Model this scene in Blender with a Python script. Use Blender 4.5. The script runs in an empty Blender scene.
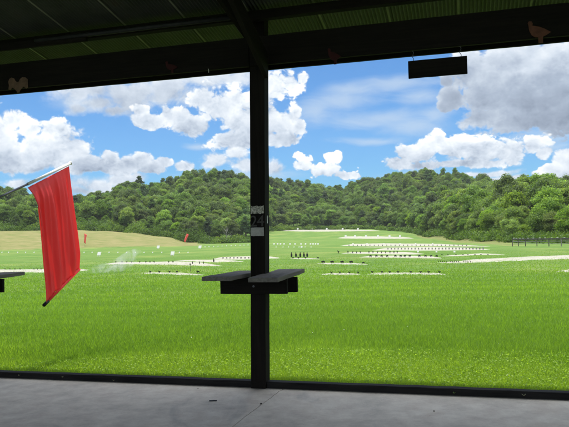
import bpy, bmesh, math, random
import numpy as np
from mathutils import Vector, Matrix
random.seed(7); rng = np.random.default_rng(11)
scene = bpy.context.scene
C = scene.collection
PI = math.pi

# ------------------------------------------------------------------ camera model
FPX = 648.0; CX, CY = 284.5, 213.5
EYE = Vector((0, 0, 1.5))
pitch = math.atan(19.5 / FPX); roll = math.radians(1.46)
Fw = Vector((0, math.cos(pitch), math.sin(pitch)))
R0 = Vector((1, 0, 0)); U0 = Vector((0, -math.sin(pitch), math.cos(pitch)))
Rt = R0 * math.cos(roll) - U0 * math.sin(roll)
Up = R0 * math.sin(roll) + U0 * math.cos(roll)
cam = bpy.data.cameras.new('camera'); co = bpy.data.objects.new('camera', cam); C.objects.link(co)
M = Matrix((Rt, Up, -Fw)).transposed().to_4x4(); M.translation = EYE
co.matrix_world = M
cam.sensor_width = 36; cam.lens = 36 * FPX / 569; cam.clip_end = 8000; cam.clip_start = 0.05
scene.camera = co

def ray(x, y): return Fw + Rt * ((x - CX) / FPX) - Up * ((y - CY) / FPX)
def at(x, y, Y):
    d = ray(x, y); return EYE + d * (Y / d.y)

# shed axes: u along the firing line to the right, n out towards the range
A = math.atan(176 / 648)
u = Vector((math.cos(A), -math.sin(A), 0)); n = Vector((math.sin(A), math.cos(A), 0))
d0 = ray(250.8, 388.2); P0 = EYE + d0 * (-1.5 / d0.z)          # near left corner of the post's foot
PW = 0.15
ORG = P0 + u * PW / 2 + n * PW / 2                              # centre of the post's foot
SR = Matrix((u, n, Vector((0, 0, 1)))).transposed().to_4x4(); SR.translation = ORG
def S(a, b, z): return ORG + u * a + n * b + Vector((0, 0, z))

# ------------------------------------------------------------------ terrain
COLS = [  # azimuth given as photo x, then (distance, height) from 120 m on, start of the wood, crest distance, skyline row y
    (-900, [(120,-1.4),(225,-2.0),(262,4.6),(280,4.4),(310,5.0)], 318, 560, 176),
    (-160, [(120,-1.4),(225,-2.0),(262,4.9),(280,4.6),(310,5.0)], 318, 560, 188),
    (0,    [(120,-1.4),(225,-2.0),(262,4.9),(280,4.6),(310,5.0)], 318, 560, 194),
    (40,   [(120,-1.4),(225,-2.0),(262,4.8),(280,4.5),(310,5.0)], 318, 540, 196),
    (75,   [(120,-1.4),(225,-2.1),(262,4.6),(280,4.3),(310,5.0)], 315, 520, 203),
    (100,  [(120,-1.4),(225,-2.1),(262,4.1),(280,3.8),(310,4.6)], 315, 500, 197),
    (130,  [(120,-1.4),(225,-2.1),(262,3.0),(280,2.6),(310,3.6)], 312, 470, 181),
    (160,  [(120,-1.4),(225,-2.2),(262,0.8),(280,0.5),(310,2.0)], 305, 460, 182),
    (190,  [(120,-1.4),(225,-2.2),(262,-1.9),(280,-2.0),(310,0.5)], 292, 460, 172),
    (215,  [(120,-1.4),(225,-2.2),(262,-2.3),(280,-2.3),(310,-0.2)], 284, 470, 168),
    (250,  [(120,-1.4),(225,-2.2),(262,-2.3),(280,-2.2),(310,0.2)], 286, 480, 171),
    (272,  [(120,-1.4),(225,-2.2),(300,-1.7),(400,3.1),(430,4.2)], 405, 560, 174),
    (300,  [(120,-1.5),(225,-2.2),(300,-1.6),(400,3.1),(430,4.2)], 412, 600, 181),
    (340,  [(120,-1.6),(225,-2.2),(300,-1.6),(400,3.0),(430,4.2)], 412, 620, 184),
    (370,  [(120,-1.7),(225,-2.3),(300,-1.6),(400,2.7),(430,4.0)], 410, 620, 175),
    (400,  [(120,-1.8),(225,-2.5),(300,-1.8),(380,1.4),(430,3.5)], 372, 620, 171),
    (425,  [(120,-1.9),(225,-2.8),(300,-2.2),(340,-.5),(430,8.0)], 316, 600, 169),
    (455,  [(120,-1.9),(200,-2.7),(240,-2.2),(300,3),(430,14)], 236, 560, 174),
    (480,  [(120,-1.9),(180,-2.2),(230,.5),(300,5),(430,13)], 190, 520, 177),
    (510,  [(120,-1.9),(160,-1.9),(220,3),(300,8),(400,14)], 162, 480, 182),
    (569,  [(120,-1.9),(145,-1.6),(200,2.5),(300,8),(400,14.5)], 140, 450, 181),
    (760,  [(120,-1.7),(145,-1.2),(200,2.5),(300,8),(400,14.5)], 134, 450, 181),
    (1400, [(120,-1.4),(145,-1.0),(200,2.5),(300,8),(400,14.5)], 134, 450, 190),
]
def horizon_y(x): return 233 - 0.0255 * (x - 284)
DS = np.array([120,135,145,160,180,200,212,225,240,250,262,272,280,292,300,310,330,345,360,380,400,430,460,500,550,600,660,760,1000,3000.])
col_az = np.array([math.atan((c[0] - CX) / FPX) for c in COLS])
tab = []
for cx_, pts, st, cr, sy in COLS:
    zc = 1.5 + (horizon_y(cx_) - sy) * cr / FPX - 13.5
    ds = [p[0] for p in pts] + [cr, cr + 120, 3000]; zs = [p[1] for p in pts] + [zc, zc * .82, zc * .3]
    tab.append(np.interp(DS, ds, zs))
tab = np.array(tab)
C_START = np.array([c[2] for c in COLS], float); C_CREST = np.array([c[3] for c in COLS], float)
def near_z(s):
    return np.interp(s, [-5, .3, 3, 12, 34, 60, 120, 4000], [-.05, -.05, -.10, -.37, -1.0, -1.2, -1.4, -1.4])
def smooth_lookup(az, d):
    az = np.clip(az, col_az[0], col_az[-1])
    i = np.clip(np.searchsorted(col_az, az) - 1, 0, len(col_az) - 2)
    t = (az - col_az[i]) / (col_az[i+1] - col_az[i]); t = t * t * (3 - 2 * t)
    dd = np.clip(d, DS[0], DS[-1] - 1)
    j = np.clip(np.searchsorted(DS, dd, side='right') - 1, 0, len(DS) - 2)
    w = (dd - DS[j]) / (DS[j+1] - DS[j])
    a = tab[i, j] * (1 - w) + tab[i, j+1] * w
    b = tab[i+1, j] * (1 - w) + tab[i+1, j+1] * w
    return a * (1 - t) + b * t
def H(X, Y):
    X = np.asarray(X, float); Y = np.asarray(Y, float)
    d = np.hypot(X, Y); az = np.arctan2(X, Y)
    s = (X - ORG.x) * n.x + (Y - ORG.y) * n.y
    base = near_z(s)
    base = base + (0.035 * np.sin(X * .31 + Y * .17) * np.sin(Y * .23 - X * .05)) * np.clip((s - 4) / 12, 0, 1)
    far = smooth_lookup(az, d) + .25 * np.sin(X * .035) * np.sin(Y * .041 + 1) * np.clip((d - 230) / 100, 0, 1)
    w = np.clip((d - 70) / 60, 0, 1); w = w * w * (3 - 2 * w)
    behind = np.clip((np.abs(az) - 1.2) / .6, 0, 1)
    return (base * (1 - w) + far * w) * (1 - behind) - .05 * behind
def hz(X, Y): return float(H(X, Y))
def ground(x, y, dmin=5, dmax=900):
    d = ray(x, y); hlen = math.hypot(d.x, d.y)
    ts = np.concatenate([np.linspace(dmin, 80, 1500), np.linspace(80.1, dmax, 5000)]) / hlen
    X = d.x * ts; Y = d.y * ts; Z = 1.5 + d.z * ts
    below = np.nonzero(Z <= H(X, Y))[0]
    k = below[0] if len(below) else len(ts) - 1
    t0, t1 = ts[max(k-1, 0)], ts[k]
    for _ in range(18):
        tm = (t0 + t1) / 2
        if 1.5 + d.z * tm <= hz(d.x * tm, d.y * tm): t1 = tm
        else: t0 = tm
    return Vector((d.x * t1, d.y * t1, hz(d.x * t1, d.y * t1)))

# ------------------------------------------------------------------ material helpers
class NT:
    def __init__(s, nt): s.nt = nt; s.n = nt.nodes; s.l = nt.links
    def node(s, t, **k):
        nd = s.n.new(t)
        for a, b in k.items():
            if a.startswith('_'): setattr(nd, a[1:], b)
        return nd
    def link(s, a, b): s.l.new(a, b)
    def val(s, sock, v):
        if isinstance(v, bpy.types.NodeSocket): s.l.new(v, sock)
        else: sock.default_value = v
    def math(s, op, a, b=0.0, c=None, clamp=False):
        nd = s.n.new('ShaderNodeMath'); nd.operation = op; nd.use_clamp = clamp
        s.val(nd.inputs[0], a); s.val(nd.inputs[1], b)
        if c is not None: s.val(nd.inputs[2], c)
        return nd.outputs[0]
    def vm(s, op, a, b=(0, 0, 0)):
        nd = s.n.new('ShaderNodeVectorMath'); nd.operation = op
        s.val(nd.inputs[0], a)
        if op == 'SCALE': s.val(nd.inputs[3], b)
        elif op != 'LENGTH': s.val(nd.inputs[1], b)
        return nd.outputs['Value'] if op in ('LENGTH', 'DOT_PRODUCT') else nd.outputs[0]
    def noise(s, vec, scale, detail=4, rough=.55, dist=0.0, col=False):
        nd = s.n.new('ShaderNodeTexNoise'); nd.inputs['Scale'].default_value = scale
        nd.inputs['Detail'].default_value = detail; nd.inputs['Roughness'].default_value = rough
        nd.inputs['Distortion'].default_value = dist
        if vec is not None: s.l.new(vec, nd.inputs['Vector'])
        return nd.outputs['Color' if col else 'Fac']
    def ramp(s, fac, stops, interp='LINEAR'):
        nd = s.n.new('ShaderNodeValToRGB'); cr = nd.color_ramp; cr.interpolation = interp
        while len(cr.elements) < len(stops): cr.elements.new(.5)
        for e, (p, c) in zip(cr.elements, stops):
            e.position = p; e.color = (c[0], c[1], c[2], 1) if len(c) == 3 else c
        s.l.new(fac, nd.inputs[0]); return nd.outputs[0]
    def mr(s, v, a, b, c=0.0, d=1.0, interp='SMOOTHSTEP'):
        nd = s.n.new('ShaderNodeMapRange'); nd.interpolation_type = interp
        s.l.new(v, nd.inputs[0])
        for i, q in enumerate((a, b, c, d)): nd.inputs[i + 1].default_value = q
        return nd.outputs[0]
    def mix(s, f, a, b, mode='MIX'):
        nd = s.n.new('ShaderNodeMix'); nd.data_type = 'RGBA'; nd.blend_type = mode
        s.val(nd.inputs[0], f)
        for i, q in ((6, a), (7, b)):
            if isinstance(q, bpy.types.NodeSocket): s.l.new(q, nd.inputs[i])
            else: nd.inputs[i].default_value = (*q[:3], 1)
        return nd.outputs[2]
    def mapping(s, vec, scale=(1, 1, 1)):
        nd = s.n.new('ShaderNodeMapping'); nd.inputs['Scale'].default_value = scale
        s.l.new(vec, nd.inputs[0]); return nd.outputs[0]

def new_mat(name):
    m = bpy.data.materials.new(name); m.use_nodes = True
    t = NT(m.node_tree); b = m.node_tree.nodes['Principled BSDF']
    return m, t, b
def simple(name, col, rough=.6, metal=0, var=.25, scale=8, bump=.2, bscale=40, coord='Object', stretch=(1,1,1), col2=None):
    m, t, b = new_mat(name)
    tc = t.node('ShaderNodeTexCoord').outputs[coord]
    v = t.mapping(tc, stretch)
    nz = t.noise(v, scale, 6, .6)
    c2 = col2 or tuple(c * (1 - var) for c in col); c1 = tuple(min(1, c * (1 + var)) for c in col)
    t.link(t.ramp(nz, [(.3, c2), (.7, c1)]), b.inputs['Base Color'])
    b.inputs['Roughness'].default_value = rough; b.inputs['Metallic'].default_value = metal; b.inputs['Specular IOR Level'].default_value = .2
    if bump:
        bp = t.node('ShaderNodeBump'); bp.inputs['Strength'].default_value = bump; bp.inputs['Distance'].default_value = .01
        t.link(t.noise(v, bscale, 5, .6), bp.inputs['Height']); t.link(bp.outputs[0], b.inputs['Normal'])
    return m

# wood weathered, dark creosoted
def wood(name, c1, c2, along='z', rough=.8):
    m, t, b = new_mat(name)
    tc = t.node('ShaderNodeTexCoord').outputs['Object']
    sc = {'x': (1.2, 22, 22), 'y': (22, 1.2, 22), 'z': (22, 22, 1.2)}[along]
    v = t.mapping(tc, sc)
    g = t.noise(v, 1.6, 8, .65, .4); k = t.noise(tc, 2.5, 4, .6)
    col = t.ramp(g, [(.28, c1), (.72, c2)])
    col = t.mix(t.math('MULTIPLY', k, .6), col, tuple(c * .55 for c in c1))
    t.link(col, b.inputs['Base Color']); b.inputs['Roughness'].default_value = rough; b.inputs['Specular IOR Level'].default_value = .12
    bp = t.node('ShaderNodeBump'); bp.inputs['Strength'].default_value = .5; bp.inputs['Distance'].default_value = .006
    t.link(g, bp.inputs['Height']); t.link(bp.outputs[0], b.inputs['Normal'])
    return m
MW = {k: wood('weathered_dark_wood_' + k, (.005, .004, .003), (.015, .0115, .0085), k) for k in 'xyz'}
MBOARD = wood('grey_weathered_board', (.10, .092, .078), (.24, .225, .195), 'y')
MSILL = wood('tarred_sill', (.007, .006, .006), (.03, .028, .025), 'x')
MROOF, t, b = new_mat('painted_corrugated_steel')
nz = t.noise(t.node('ShaderNodeTexCoord').outputs['Object'], 3, 6, .6)
t.link(t.ramp(nz, [(.3, (.022, .023, .024)), (.6, (.040, .040, .040)), (.8, (.040, .028, .023))]), b.inputs['Base Color'])
b.inputs['Roughness'].default_value = .6
MSEAM = simple('sheet_seam_light_leak', (.15, .15, .12), .6, 0, .2, 6)  # pale colour painted in for daylight leaking at the sheet overlaps
MSTEEL = simple('black_painted_steel', (.018, .018, .02), .5, 0, .3, 20, .1)
MRUST = simple('rusty_brown_paint', (.10, .040, .024), .8, 0, .35, 14, .2)
MTAN = simple('faded_tan_paint', (.11, .066, .042), .8, 0, .35, 14, .2)
MRED = simple('dull_red_paint', (.028, .003, .003), .7, 0, .35, 14, .2)
MWHITE = simple('white_paint', (.52, .52, .47), .6, 0, .1, 5, .05)
MPOLE = simple('brushed_pole_metal', (.10, .10, .11), .4, .8, .2, 10, .05)
MSLEEVE = simple('white_plastic_sleeve', (.70, .68, .66), .45, 0, .08, 10, .02)
MTIP = simple('black_rubber_tip', (.012, .012, .012), .6, 0, .1, 10, .02)
MLICHEN, t, b = new_mat('flaking_plate')
nz = t.noise(t.node('ShaderNodeTexCoord').outputs['Object'], 48, 5, .7)
t.link(t.ramp(nz, [(.40, (.04, .035, .02)), (.47, (.22, .21, .16)), (.62, (.46, .44, .36))]), b.inputs['Base Color'])
MPLATE = simple('grey_tin_plate', (.30, .29, .26), .55, .2, .22, 30, .15)
MDIGIT = simple('dull_metal_digits', (.045, .041, .036), .5, .2, .2, 30, .05)

# concrete
MCONC, t, b = new_mat('worn_concrete')
tc = t.node('ShaderNodeTexCoord').outputs['Object']
a1 = t.noise(tc, .8, 6, .6, .6); a2 = t.noise(tc, 5, 8, .7); a3 = t.noise(t.mapping(tc, (1, .35, 1)), 2.0, 5, .6, 1.2)
col = t.ramp(a1, [(.3, (.45, .41, .35)), (.55, (.56, .51, .435)), (.75, (.65, .595, .505))])
col = t.mix(.5, col, t.ramp(a2, [(.3, (.22, .22, .22)), (.7, (.70, .70, .70))]), 'OVERLAY')
col = t.mix(t.mr(a3, .55, .72, 0, .5), col, (.25, .24, .225))
sp = t.noise(tc, 90, 2, .5)
col = t.mix(t.mr(sp, .66, .72, 0, .5), col, (.10, .10, .10))
t.link(col, b.inputs['Base Color']); b.inputs['Roughness'].default_value = .72
bp = t.node('ShaderNodeBump'); bp.inputs['Strength'].default_value = .35; bp.inputs['Distance'].default_value = .01
t.link(a2, bp.inputs['Height']); t.link(bp.outputs[0], b.inputs['Normal'])

# grassland ground
MGROUND, t, b = new_mat('mown_grass_field')
pos = t.node('ShaderNodeNewGeometry').outputs['Position']
b1 = t.noise(t.mapping(pos, (1, 1, .2)), .09, 6, .6, .5)
b2 = t.noise(t.mapping(pos, (.35, 1, .2)), .6, 7, .7)
b3 = t.noise(pos, 9, 4, .75)
b4 = t.noise(t.mapping(pos, (.12, 1, 1)), 1.3, 4, .7)
green = t.ramp(b2, [(.28, (.052, .108, .022)), (.5, (.082, .152, .030)), (.72, (.130, .202, .044))])
green = t.mix(t.mr(b3, .35, .75, 0, .6), green, (.07, .125, .022))
green = t.mix(t.mr(b4, .5, .75, 0, .5), green, (.19, .235, .06))
green = t.mix(t.mr(b1, .45, .70, 0, .55), green, (.20, .225, .065))
at_ = t.node('ShaderNodeAttribute'); at_.attribute_name = 'dry'
dry = t.ramp(t.noise(t.mapping(pos, (.5, 1, 1)), .35, 7, .7), [(.3, (.105, .130, .035)), (.5, (.155, .152, .056)), (.72, (.215, .185, .085))])
dm = t.math('ADD', at_.outputs['Fac'], t.math('MULTIPLY', t.math('SUBTRACT', t.noise(pos, .25, 5, .7), .5), .9))
dm = t.mr(dm, .38, .85)
t.link(t.mix(dm, green, dry), b.inputs['Base Color']); b.inputs['Roughness'].default_value = .95
b.inputs['Specular IOR Level'].default_value = .1
bp = t.node('ShaderNodeBump'); bp.inputs['Strength'].default_value = .7; bp.inputs['Distance'].default_value = .15
t.link(t.math('ADD', b3, t.math('MULTIPLY', b2, 1.0)), bp.inputs['Height']); t.link(bp.outputs[0], b.inputs['Normal'])

MGRAVEL, t, b = new_mat('pale_limestone_gravel')
pos = t.node('ShaderNodeNewGeometry').outputs['Position']
g1 = t.noise(pos, 1.2, 7, .75); g2 = t.noise(pos, 14, 3, .7)
col = t.ramp(g1, [(.3, (.16, .145, .10)), (.5, (.24, .226, .18)), (.7, (.32, .305, .255))])
col = t.mix(t.mr(g2, .5, .75, 0, .5), col, (.30, .285, .25))
ea = t.node('ShaderNodeAttribute'); ea.attribute_name = 'edge'
eg = t.math('ADD', ea.outputs['Fac'], t.math('MULTIPLY', t.math('SUBTRACT', t.noise(pos, 1.1, 6, .75), .5), 1.5))
eg = t.math('ADD', eg, t.math('MULTIPLY', t.math('SUBTRACT', t.noise(pos, .35, 4, .7), .5), 1.2))
col = t.mix(t.mr(t.noise(t.mapping(pos, (.5, 1, 1)), 2.6, 6, .75), .54, .66, 0, .6), col, (.17, .19, .08))
col = t.mix(t.mr(eg, .08, .34), (.10, .180, .034), col)
t.link(col, b.inputs['Base Color']); b.inputs['Roughness'].default_value = .95

# leaf / blade
def foliage(name, dark, mid, light, attr=None, trans=.35, objvar=True):
    m, t, b = new_mat(name)
    if attr:
        a = t.node('ShaderNodeAttribute'); a.attribute_name = attr; r = a.outputs['Fac']
    else:
        r = t.node('ShaderNodeNewGeometry').outputs['Random Per Island']
    col = t.ramp(r, [(0, dark), (.5, mid), (1, light)])
    if objvar:
        o = t.node('ShaderNodeObjectInfo').outputs['Random']
        hs = t.node('ShaderNodeHueSaturation')
        t.link(t.mr(o, 0, 1, .486, .510, 'LINEAR'), hs.inputs['Hue'])
        v2 = t.math('FRACT', t.math('MULTIPLY', o, 7.31)); t.link(t.mr(v2, 0, 1, .70, 1.35, 'LINEAR'), hs.inputs['Value'])
        v3 = t.math('FRACT', t.math('MULTIPLY', o, 3.77)); t.link(t.mr(v3, 0, 1, .8, 1.08, 'LINEAR'), hs.inputs['Saturation'])
        t.link(col, hs.inputs['Color']); col = hs.outputs[0]
    t.link(col, b.inputs['Base Color']); b.inputs['Roughness'].default_value = .65
    b.inputs['Specular IOR Level'].default_value = .25
    tr = t.node('ShaderNodeBsdfTranslucent'); t.link(t.mix(1.0, col, (1.5, 1.5, .6), 'MULTIPLY'), tr.inputs[0])
    ms = t.node('ShaderNodeMixShader'); ms.inputs[0].default_value = trans
    out = m.node_tree.nodes['Material Output']
    t.link(b.outputs[0], ms.inputs[1]); t.link(tr.outputs[0], ms.inputs[2]); t.link(ms.outputs[0], out.inputs[0])
    return m
MLEAF = foliage('deciduous_leaves', (.045, .088, .020), (.088, .158, .028), (.155, .235, .042), trans=.45)
MLEAF2 = foliage('light_deciduous_leaves', (.070, .130, .022), (.128, .215, .030), (.21, .305, .045), trans=.48)
MLEAF3 = foliage('dark_evergreen_leaves', (.024, .055, .020), (.050, .098, .026), (.085, .145, .036), trans=.3)
MBLADE = foliage('grass_blades', (.092, .180, .020), (.150, .262, .032), (.30, .43, .058), attr='rnd', trans=.50, objvar=False)
MBARK = simple('grey_brown_bark', (.13, .105, .08), .9, 0, .35, 4, .5, 12)
MDEAD = simple('bleached_dead_wood', (.24, .23, .20), .85, 0, .2, 4, .4, 12)
MFLOWER = simple('clover_bloom', (.75, .74, .68), .8, 0, .1, 8, 0)

MFLAG, t, b = new_mat('red_nylon_flag')
tc = t.node('ShaderNodeTexCoord').outputs['Object']
col = t.ramp(t.noise(t.mapping(tc, (60, 60, 4)), 2, 3, .5), [(.3, (.88, .085, .09)), (.7, (.94, .115, .115))])
t.link(col, b.inputs['Base Color']); b.inputs['Roughness'].default_value = .5
tr = t.node('ShaderNodeBsdfTranslucent'); tr.inputs[0].default_value = (1.0, .17, .16, 1)
ms = t.node('ShaderNodeMixShader'); ms.inputs[0].default_value = .6
t.link(b.outputs[0], ms.inputs[1]); t.link(tr.outputs[0], ms.inputs[2]); t.link(ms.outputs[0], MFLAG.node_tree.nodes['Material Output'].inputs[0])
MFLAGFADE = simple('faded_red_cloth', (.80, .12, .10), .7, 0, .15, 5, 0)

# ------------------------------------------------------------------ object helpers
def tag(o, label=None, cat=None, group=None, kind=None):
    if label: o['label'] = label
    if cat: o['category'] = cat
    if group: o['group'] = group
    if kind: o['kind'] = kind
    return o
def empty(name, loc=(0, 0, 0), mat=None):
    o = bpy.data.objects.new(name, None); C.objects.link(o); o.empty_display_size = .2
    if mat is not None: o.matrix_world = mat
    else: o.location = loc
    return o
def bm_obj(name, bm, mat, parent=None, smooth=False):
    me = bpy.data.meshes.new(name)
    bmesh.ops.recalc_face_normals(bm, faces=bm.faces)
    bm.to_mesh(me); bm.free()
    if smooth:
        for p in me.polygons: p.use_smooth = True
    for mm in (mat if isinstance(mat, (list, tuple)) else [mat]): me.materials.append(mm)
    o = bpy.data.objects.new(name, me); C.objects.link(o)
    if parent: o.parent = parent
    return o
def np_mesh(name, V, F, mat=None, attrs=None):
    V = np.asarray(V, np.float32); F = np.asarray(F, np.int32); k = F.shape[1]
    me = bpy.data.meshes.new(name)
    me.vertices.add(len(V)); me.vertices.foreach_set('co', V.ravel())
    me.loops.add(F.size); me.loops.foreach_set('vertex_index', F.ravel())
    me.polygons.add(len(F)); me.polygons.foreach_set('loop_start', np.arange(0, F.size, k, dtype=np.int32))
    me.polygons.foreach_set('loop_total', np.full(len(F), k, np.int32))
    for nm, arr in (attrs or {}).items():
        a = me.attributes.new(nm, 'FLOAT', 'POINT'); a.data.foreach_set('value', np.asarray(arr, np.float32))
    me.update(calc_edges=True)
    if mat: me.materials.append(mat)
    return me
def box(bm, x0, x1, y0, y1, z0, z1, bev=0.0):
    r = bmesh.ops.create_cube(bm, size=1)
    for v in r['verts']:
        v.co = Vector((x0 + (v.co.x + .5) * (x1 - x0), y0 + (v.co.y + .5) * (y1 - y0), z0 + (v.co.z + .5) * (z1 - z0)))
    if bev:
        es = list({e for v in r['verts'] for e in v.link_edges})
        bmesh.ops.bevel(bm, geom=es, offset=bev, segments=1, affect='EDGES')
def rough_box(bm, x0, x1, y0, y1, z0, z1, bev=.004, cuts=14, amp=.002, seed=0):
    """a sawn timber: bevelled, cut along its length and slightly uneven"""
    rr = random.Random(seed)
    box(bm, x0, x1, y0, y1, z0, z1, bev)
    L = [x1 - x0, y1 - y0, z1 - z0]; ax = L.index(max(L)); lo = (x0, y0, z0)[ax]
    for i in range(1, cuts):
        no = Vector((0, 0, 0)); no[ax] = 1; p = Vector((0, 0, 0)); p[ax] = lo + L[ax] * i / cuts
        bmesh.ops.bisect_plane(bm, geom=bm.verts[:] + bm.edges[:] + bm.faces[:], plane_co=p, plane_no=no)
    off = {}
    for v in bm.verts:
        k = round(v.co[ax], 3)
        if k not in off: off[k] = [rr.uniform(-amp, amp) for _ in range(3)]
        for a in range(3):
            if a != ax: v.co[a] += off[k][a] + rr.uniform(-amp, amp) * .3
def tube(bm, pts, rad, seg=10, cap=True):
    rings = []
    for i, p in enumerate(pts):
        p = Vector(p)
        t_ = (Vector(pts[min(i+1, len(pts)-1)]) - Vector(pts[max(i-1, 0)])).normalized()
        a = t_.orthogonal().normalized() if abs(t_.z) > .9 else t_.cross(Vector((0, 0, 1))).normalized()
        b_ = t_.cross(a); r = rad[i] if isinstance(rad, (list, tuple)) else rad
        rings.append([bm.verts.new(p + a * math.cos(2*PI*k/seg) * r + b_ * math.sin(2*PI*k/seg) * r) for k in range(seg)])
    for i in range(len(rings) - 1):
        for k in range(seg):
            bm.faces.new((rings[i][k], rings[i][(k+1) % seg], rings[i+1][(k+1) % seg], rings[i+1][k]))
    if cap: bm.faces.new(rings[0][::-1]); bm.faces.new(rings[-1])
def extrude_outline(bm, pts, w, h, th, y0=0.0):
    """outline in 0..1 x 0..1, standing in the XZ plane, thickness along Y"""
    f = [bm.verts.new(((x - .5) * w, y0 - th / 2, z * h)) for x, z in pts]
    g = [bm.verts.new(((x - .5) * w, y0 + th / 2, z * h)) for x, z in pts]
    bm.faces.new(f); bm.faces.new(g[::-1]); k = len(pts)
    for i in range(k): bm.faces.new((f[i], g[i], g[(i+1) % k], f[(i+1) % k]))

# ------------------------------------------------------------------ ground sheet
rings = [1.2]
while rings[-1] < 3200: rings.append(rings[-1] * 1.011 + (.02 if rings[-1] < 20 else 0))
rings = np.array(rings)
azs = np.concatenate([np.linspace(-PI, -.62, 50, endpoint=False), np.linspace(-.62, .62, 380, endpoint=False), np.linspace(.62, PI, 50, endpoint=False)])
RR, AA = np.meshgrid(rings, azs, indexing='ij')
GX = RR * np.sin(AA); GY = RR * np.cos(AA); GZ = H(GX, GY)
V = np.stack([GX.ravel(), GY.ravel(), GZ.ravel()], 1)
nr, na = RR.shape
i = np.arange(nr - 1)[:, None]; j = np.arange(na)[None, :]; j2 = (j + 1) % na
F = np.stack([(i*na+j), (i*na+j2), ((i+1)*na+j2), ((i+1)*na+j)], -1).reshape(-1, 4)
# dry grass: the mound on the left and the strip in front of the wood on the right
XI = CX + FPX * np.tan(np.clip(AA, -1.3, 1.3)); D_ = RR
mound = np.clip((D_ - 222) / 8, 0, 1) * np.clip((214 - XI) / 24, 0, 1) * (np.abs(AA) < 1.4)
st = np.interp(AA, col_az, C_START)
strip = np.clip((D_ - (st - 62)) / 30, 0, 1) * np.clip((XI - 385) / 40, 0, 1) * np.clip((560 - XI) / 60, .45, 1) * .72
cen = np.clip(1 - np.abs(D_ - 250) / 60, 0, 1) * np.clip(1 - np.abs(XI - 335) / 95, 0, 1) * .42
strip2 = np.clip(1 - np.abs(D_ - 330) / 45, 0, 1) * np.clip(1 - np.abs(XI - 300) / 95, 0, 1) * .35
DRY = np.maximum.reduce([mound, strip, cen, strip2]).ravel()
gm = np_mesh('ground', V, F, MGROUND, {'dry': DRY}); gm.polygons.foreach_set('use_smooth', np.ones(len(gm.polygons), bool))
go = bpy.data.objects.new('ground', gm); C.objects.link(go); tag(go, kind='structure')

# ------------------------------------------------------------------ gravel pads (draped on the ground)
def pad(name, top, bot, cols=60, rows=6, raise_=.03):
    """top / bot: polylines of photo points; the strip between them lies on the field"""
    def samp(pl, t):
        xs = [p[0] for p in pl]; ys = [p[1] for p in pl]; x = xs[0] + (xs[-1] - xs[0]) * t
        return x, float(np.interp(x, xs, ys))
    bm = bmesh.new(); G = []
    rr = random.Random(hash(name + str(top[0])) & 255)
    jx = [rr.uniform(-.12, .12) for _ in range(cols + 1)]
    for c in range(cols + 1):
        t_ = c / cols; xt, yt = samp(top, t_); xb, yb = samp(bot, t_)
        a = ground(xt, yt + jx[c] * .5, dmax=600); b_ = ground(xb, max(yb, yt + .02) + jx[c] * .5, dmax=600)
        row = []
        for r in range(rows + 1):
            p = a.lerp(b_, r / rows); hgt = 0.004 + raise_ * math.sin(PI * r / rows) ** .6 * min(1, 6 * min(t_, 1 - t_) + .1) if 0 < r < rows else -.03
            row.append(bm.verts.new((p.x, p.y, hz(p.x, p.y) + hgt)))
        G.append(row)
    for c in range(cols):
        for r in range(rows): bm.faces.new((G[c][r], G[c][r+1], G[c+1][r+1], G[c+1][r]))
    o = bm_obj('gravel_pad', bm, MGRAVEL, smooth=True)
    ev = [min(1, 2.2 * min(r, rows - r) / rows, 14 * min(c, cols - c) / cols) for c in range(cols + 1) for r in range(rows + 1)]
    o.data.attributes.new('edge', 'FLOAT', 'POINT').data.foreach_set('value', ev); tag(o, kind='structure'); return o
pad('A', [(-30,269.3),(60,268.8),(78,268.4),(92,269.8)], [(-30,273.4),(40,273),(75,272),(92,270.2)])
pad('B', [(104,264.2),(116,262.2),(150,261.6),(176,261.2),(200,262),(222,265.6)], [(104,264.5),(130,264.6),(170,265.2),(200,266.6),(222,266.2)])
pad('B2', [(174,260.8),(196,259.4),(220,259.2),(244,261.2)], [(174,261.1),(196,261.9),(215,262.8),(244,261.6)])
pad('C', [(141,273.2),(150,272.2),(180,272.4),(204,274.8)], [(141,273.6),(160,274.4),(185,275.6),(204,275.4)])
pad('D', [(212,259),(222,256.8),(250,255.9),(268,256),(280,257.8)], [(212,259.3),(222,260),(250,260.2),(268,259.4),(280,258.4)])
pad('E', [(320,274.4),(332,273),(350,273),(361,274.2)], [(320,274.9),(335,275.2),(350,275.3),(361,274.8)])
pad('F', [(367,274.3),(374,272.7),(410,272.5),(438,272.9),(446,274.2)], [(367,274.8),(376,275.2),(410,275),(438,275.2),(446,274.7)])
pad('G', [(317,263.6),(325,262.9),(352,263),(368,264.2)], [(317,263.9),(330,264.5),(355,264.7),(368,264.7)])
pad('H', [(290,258.6),(296,258.1),(312,258.3),(320,258.9)], [(290,258.9),(300,259.3),(312,259.3),(320,259.2)])
pad('I', [(359,257.2),(371,255.6),(400,255.3),(430,256),(442,257.9)], [(359,257.5),(380,258),(410,258.5),(430,258.7),(442,258.4)])
pad('J', [(341,253.4),(352,251.9),(380,251.7),(405,251.8),(424,253.6)], [(341,253.7),(352,254),(378,254.6),(400,255.1),(424,254.2)])
pad('L2', [(352,246.9),(380,246.7),(430,246.8),(470,247.0)], [(352,247.1),(380,247.5),(430,247.6),(470,247.3)])
pad('K', [(372,250),(384,247.9),(420,247.2),(460,247.4),(490,249)], [(372,250.4),(384,250.8),(420,251.1),(460,250.7),(490,249.8)])
pad('L', [(340,245.6),(352,243.7),(384,243),(440,243.6),(490,246.2)], [(340,245.9),(356,246.4),(400,246.6),(450,246.6),(490,246.6)])
pad('M', [(337,238),(346,236),(380,235.8),(404,236.6),(414,238.2)], [(337,238.3),(350,238.9),(380,239),(404,239),(414,238.6)])
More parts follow.
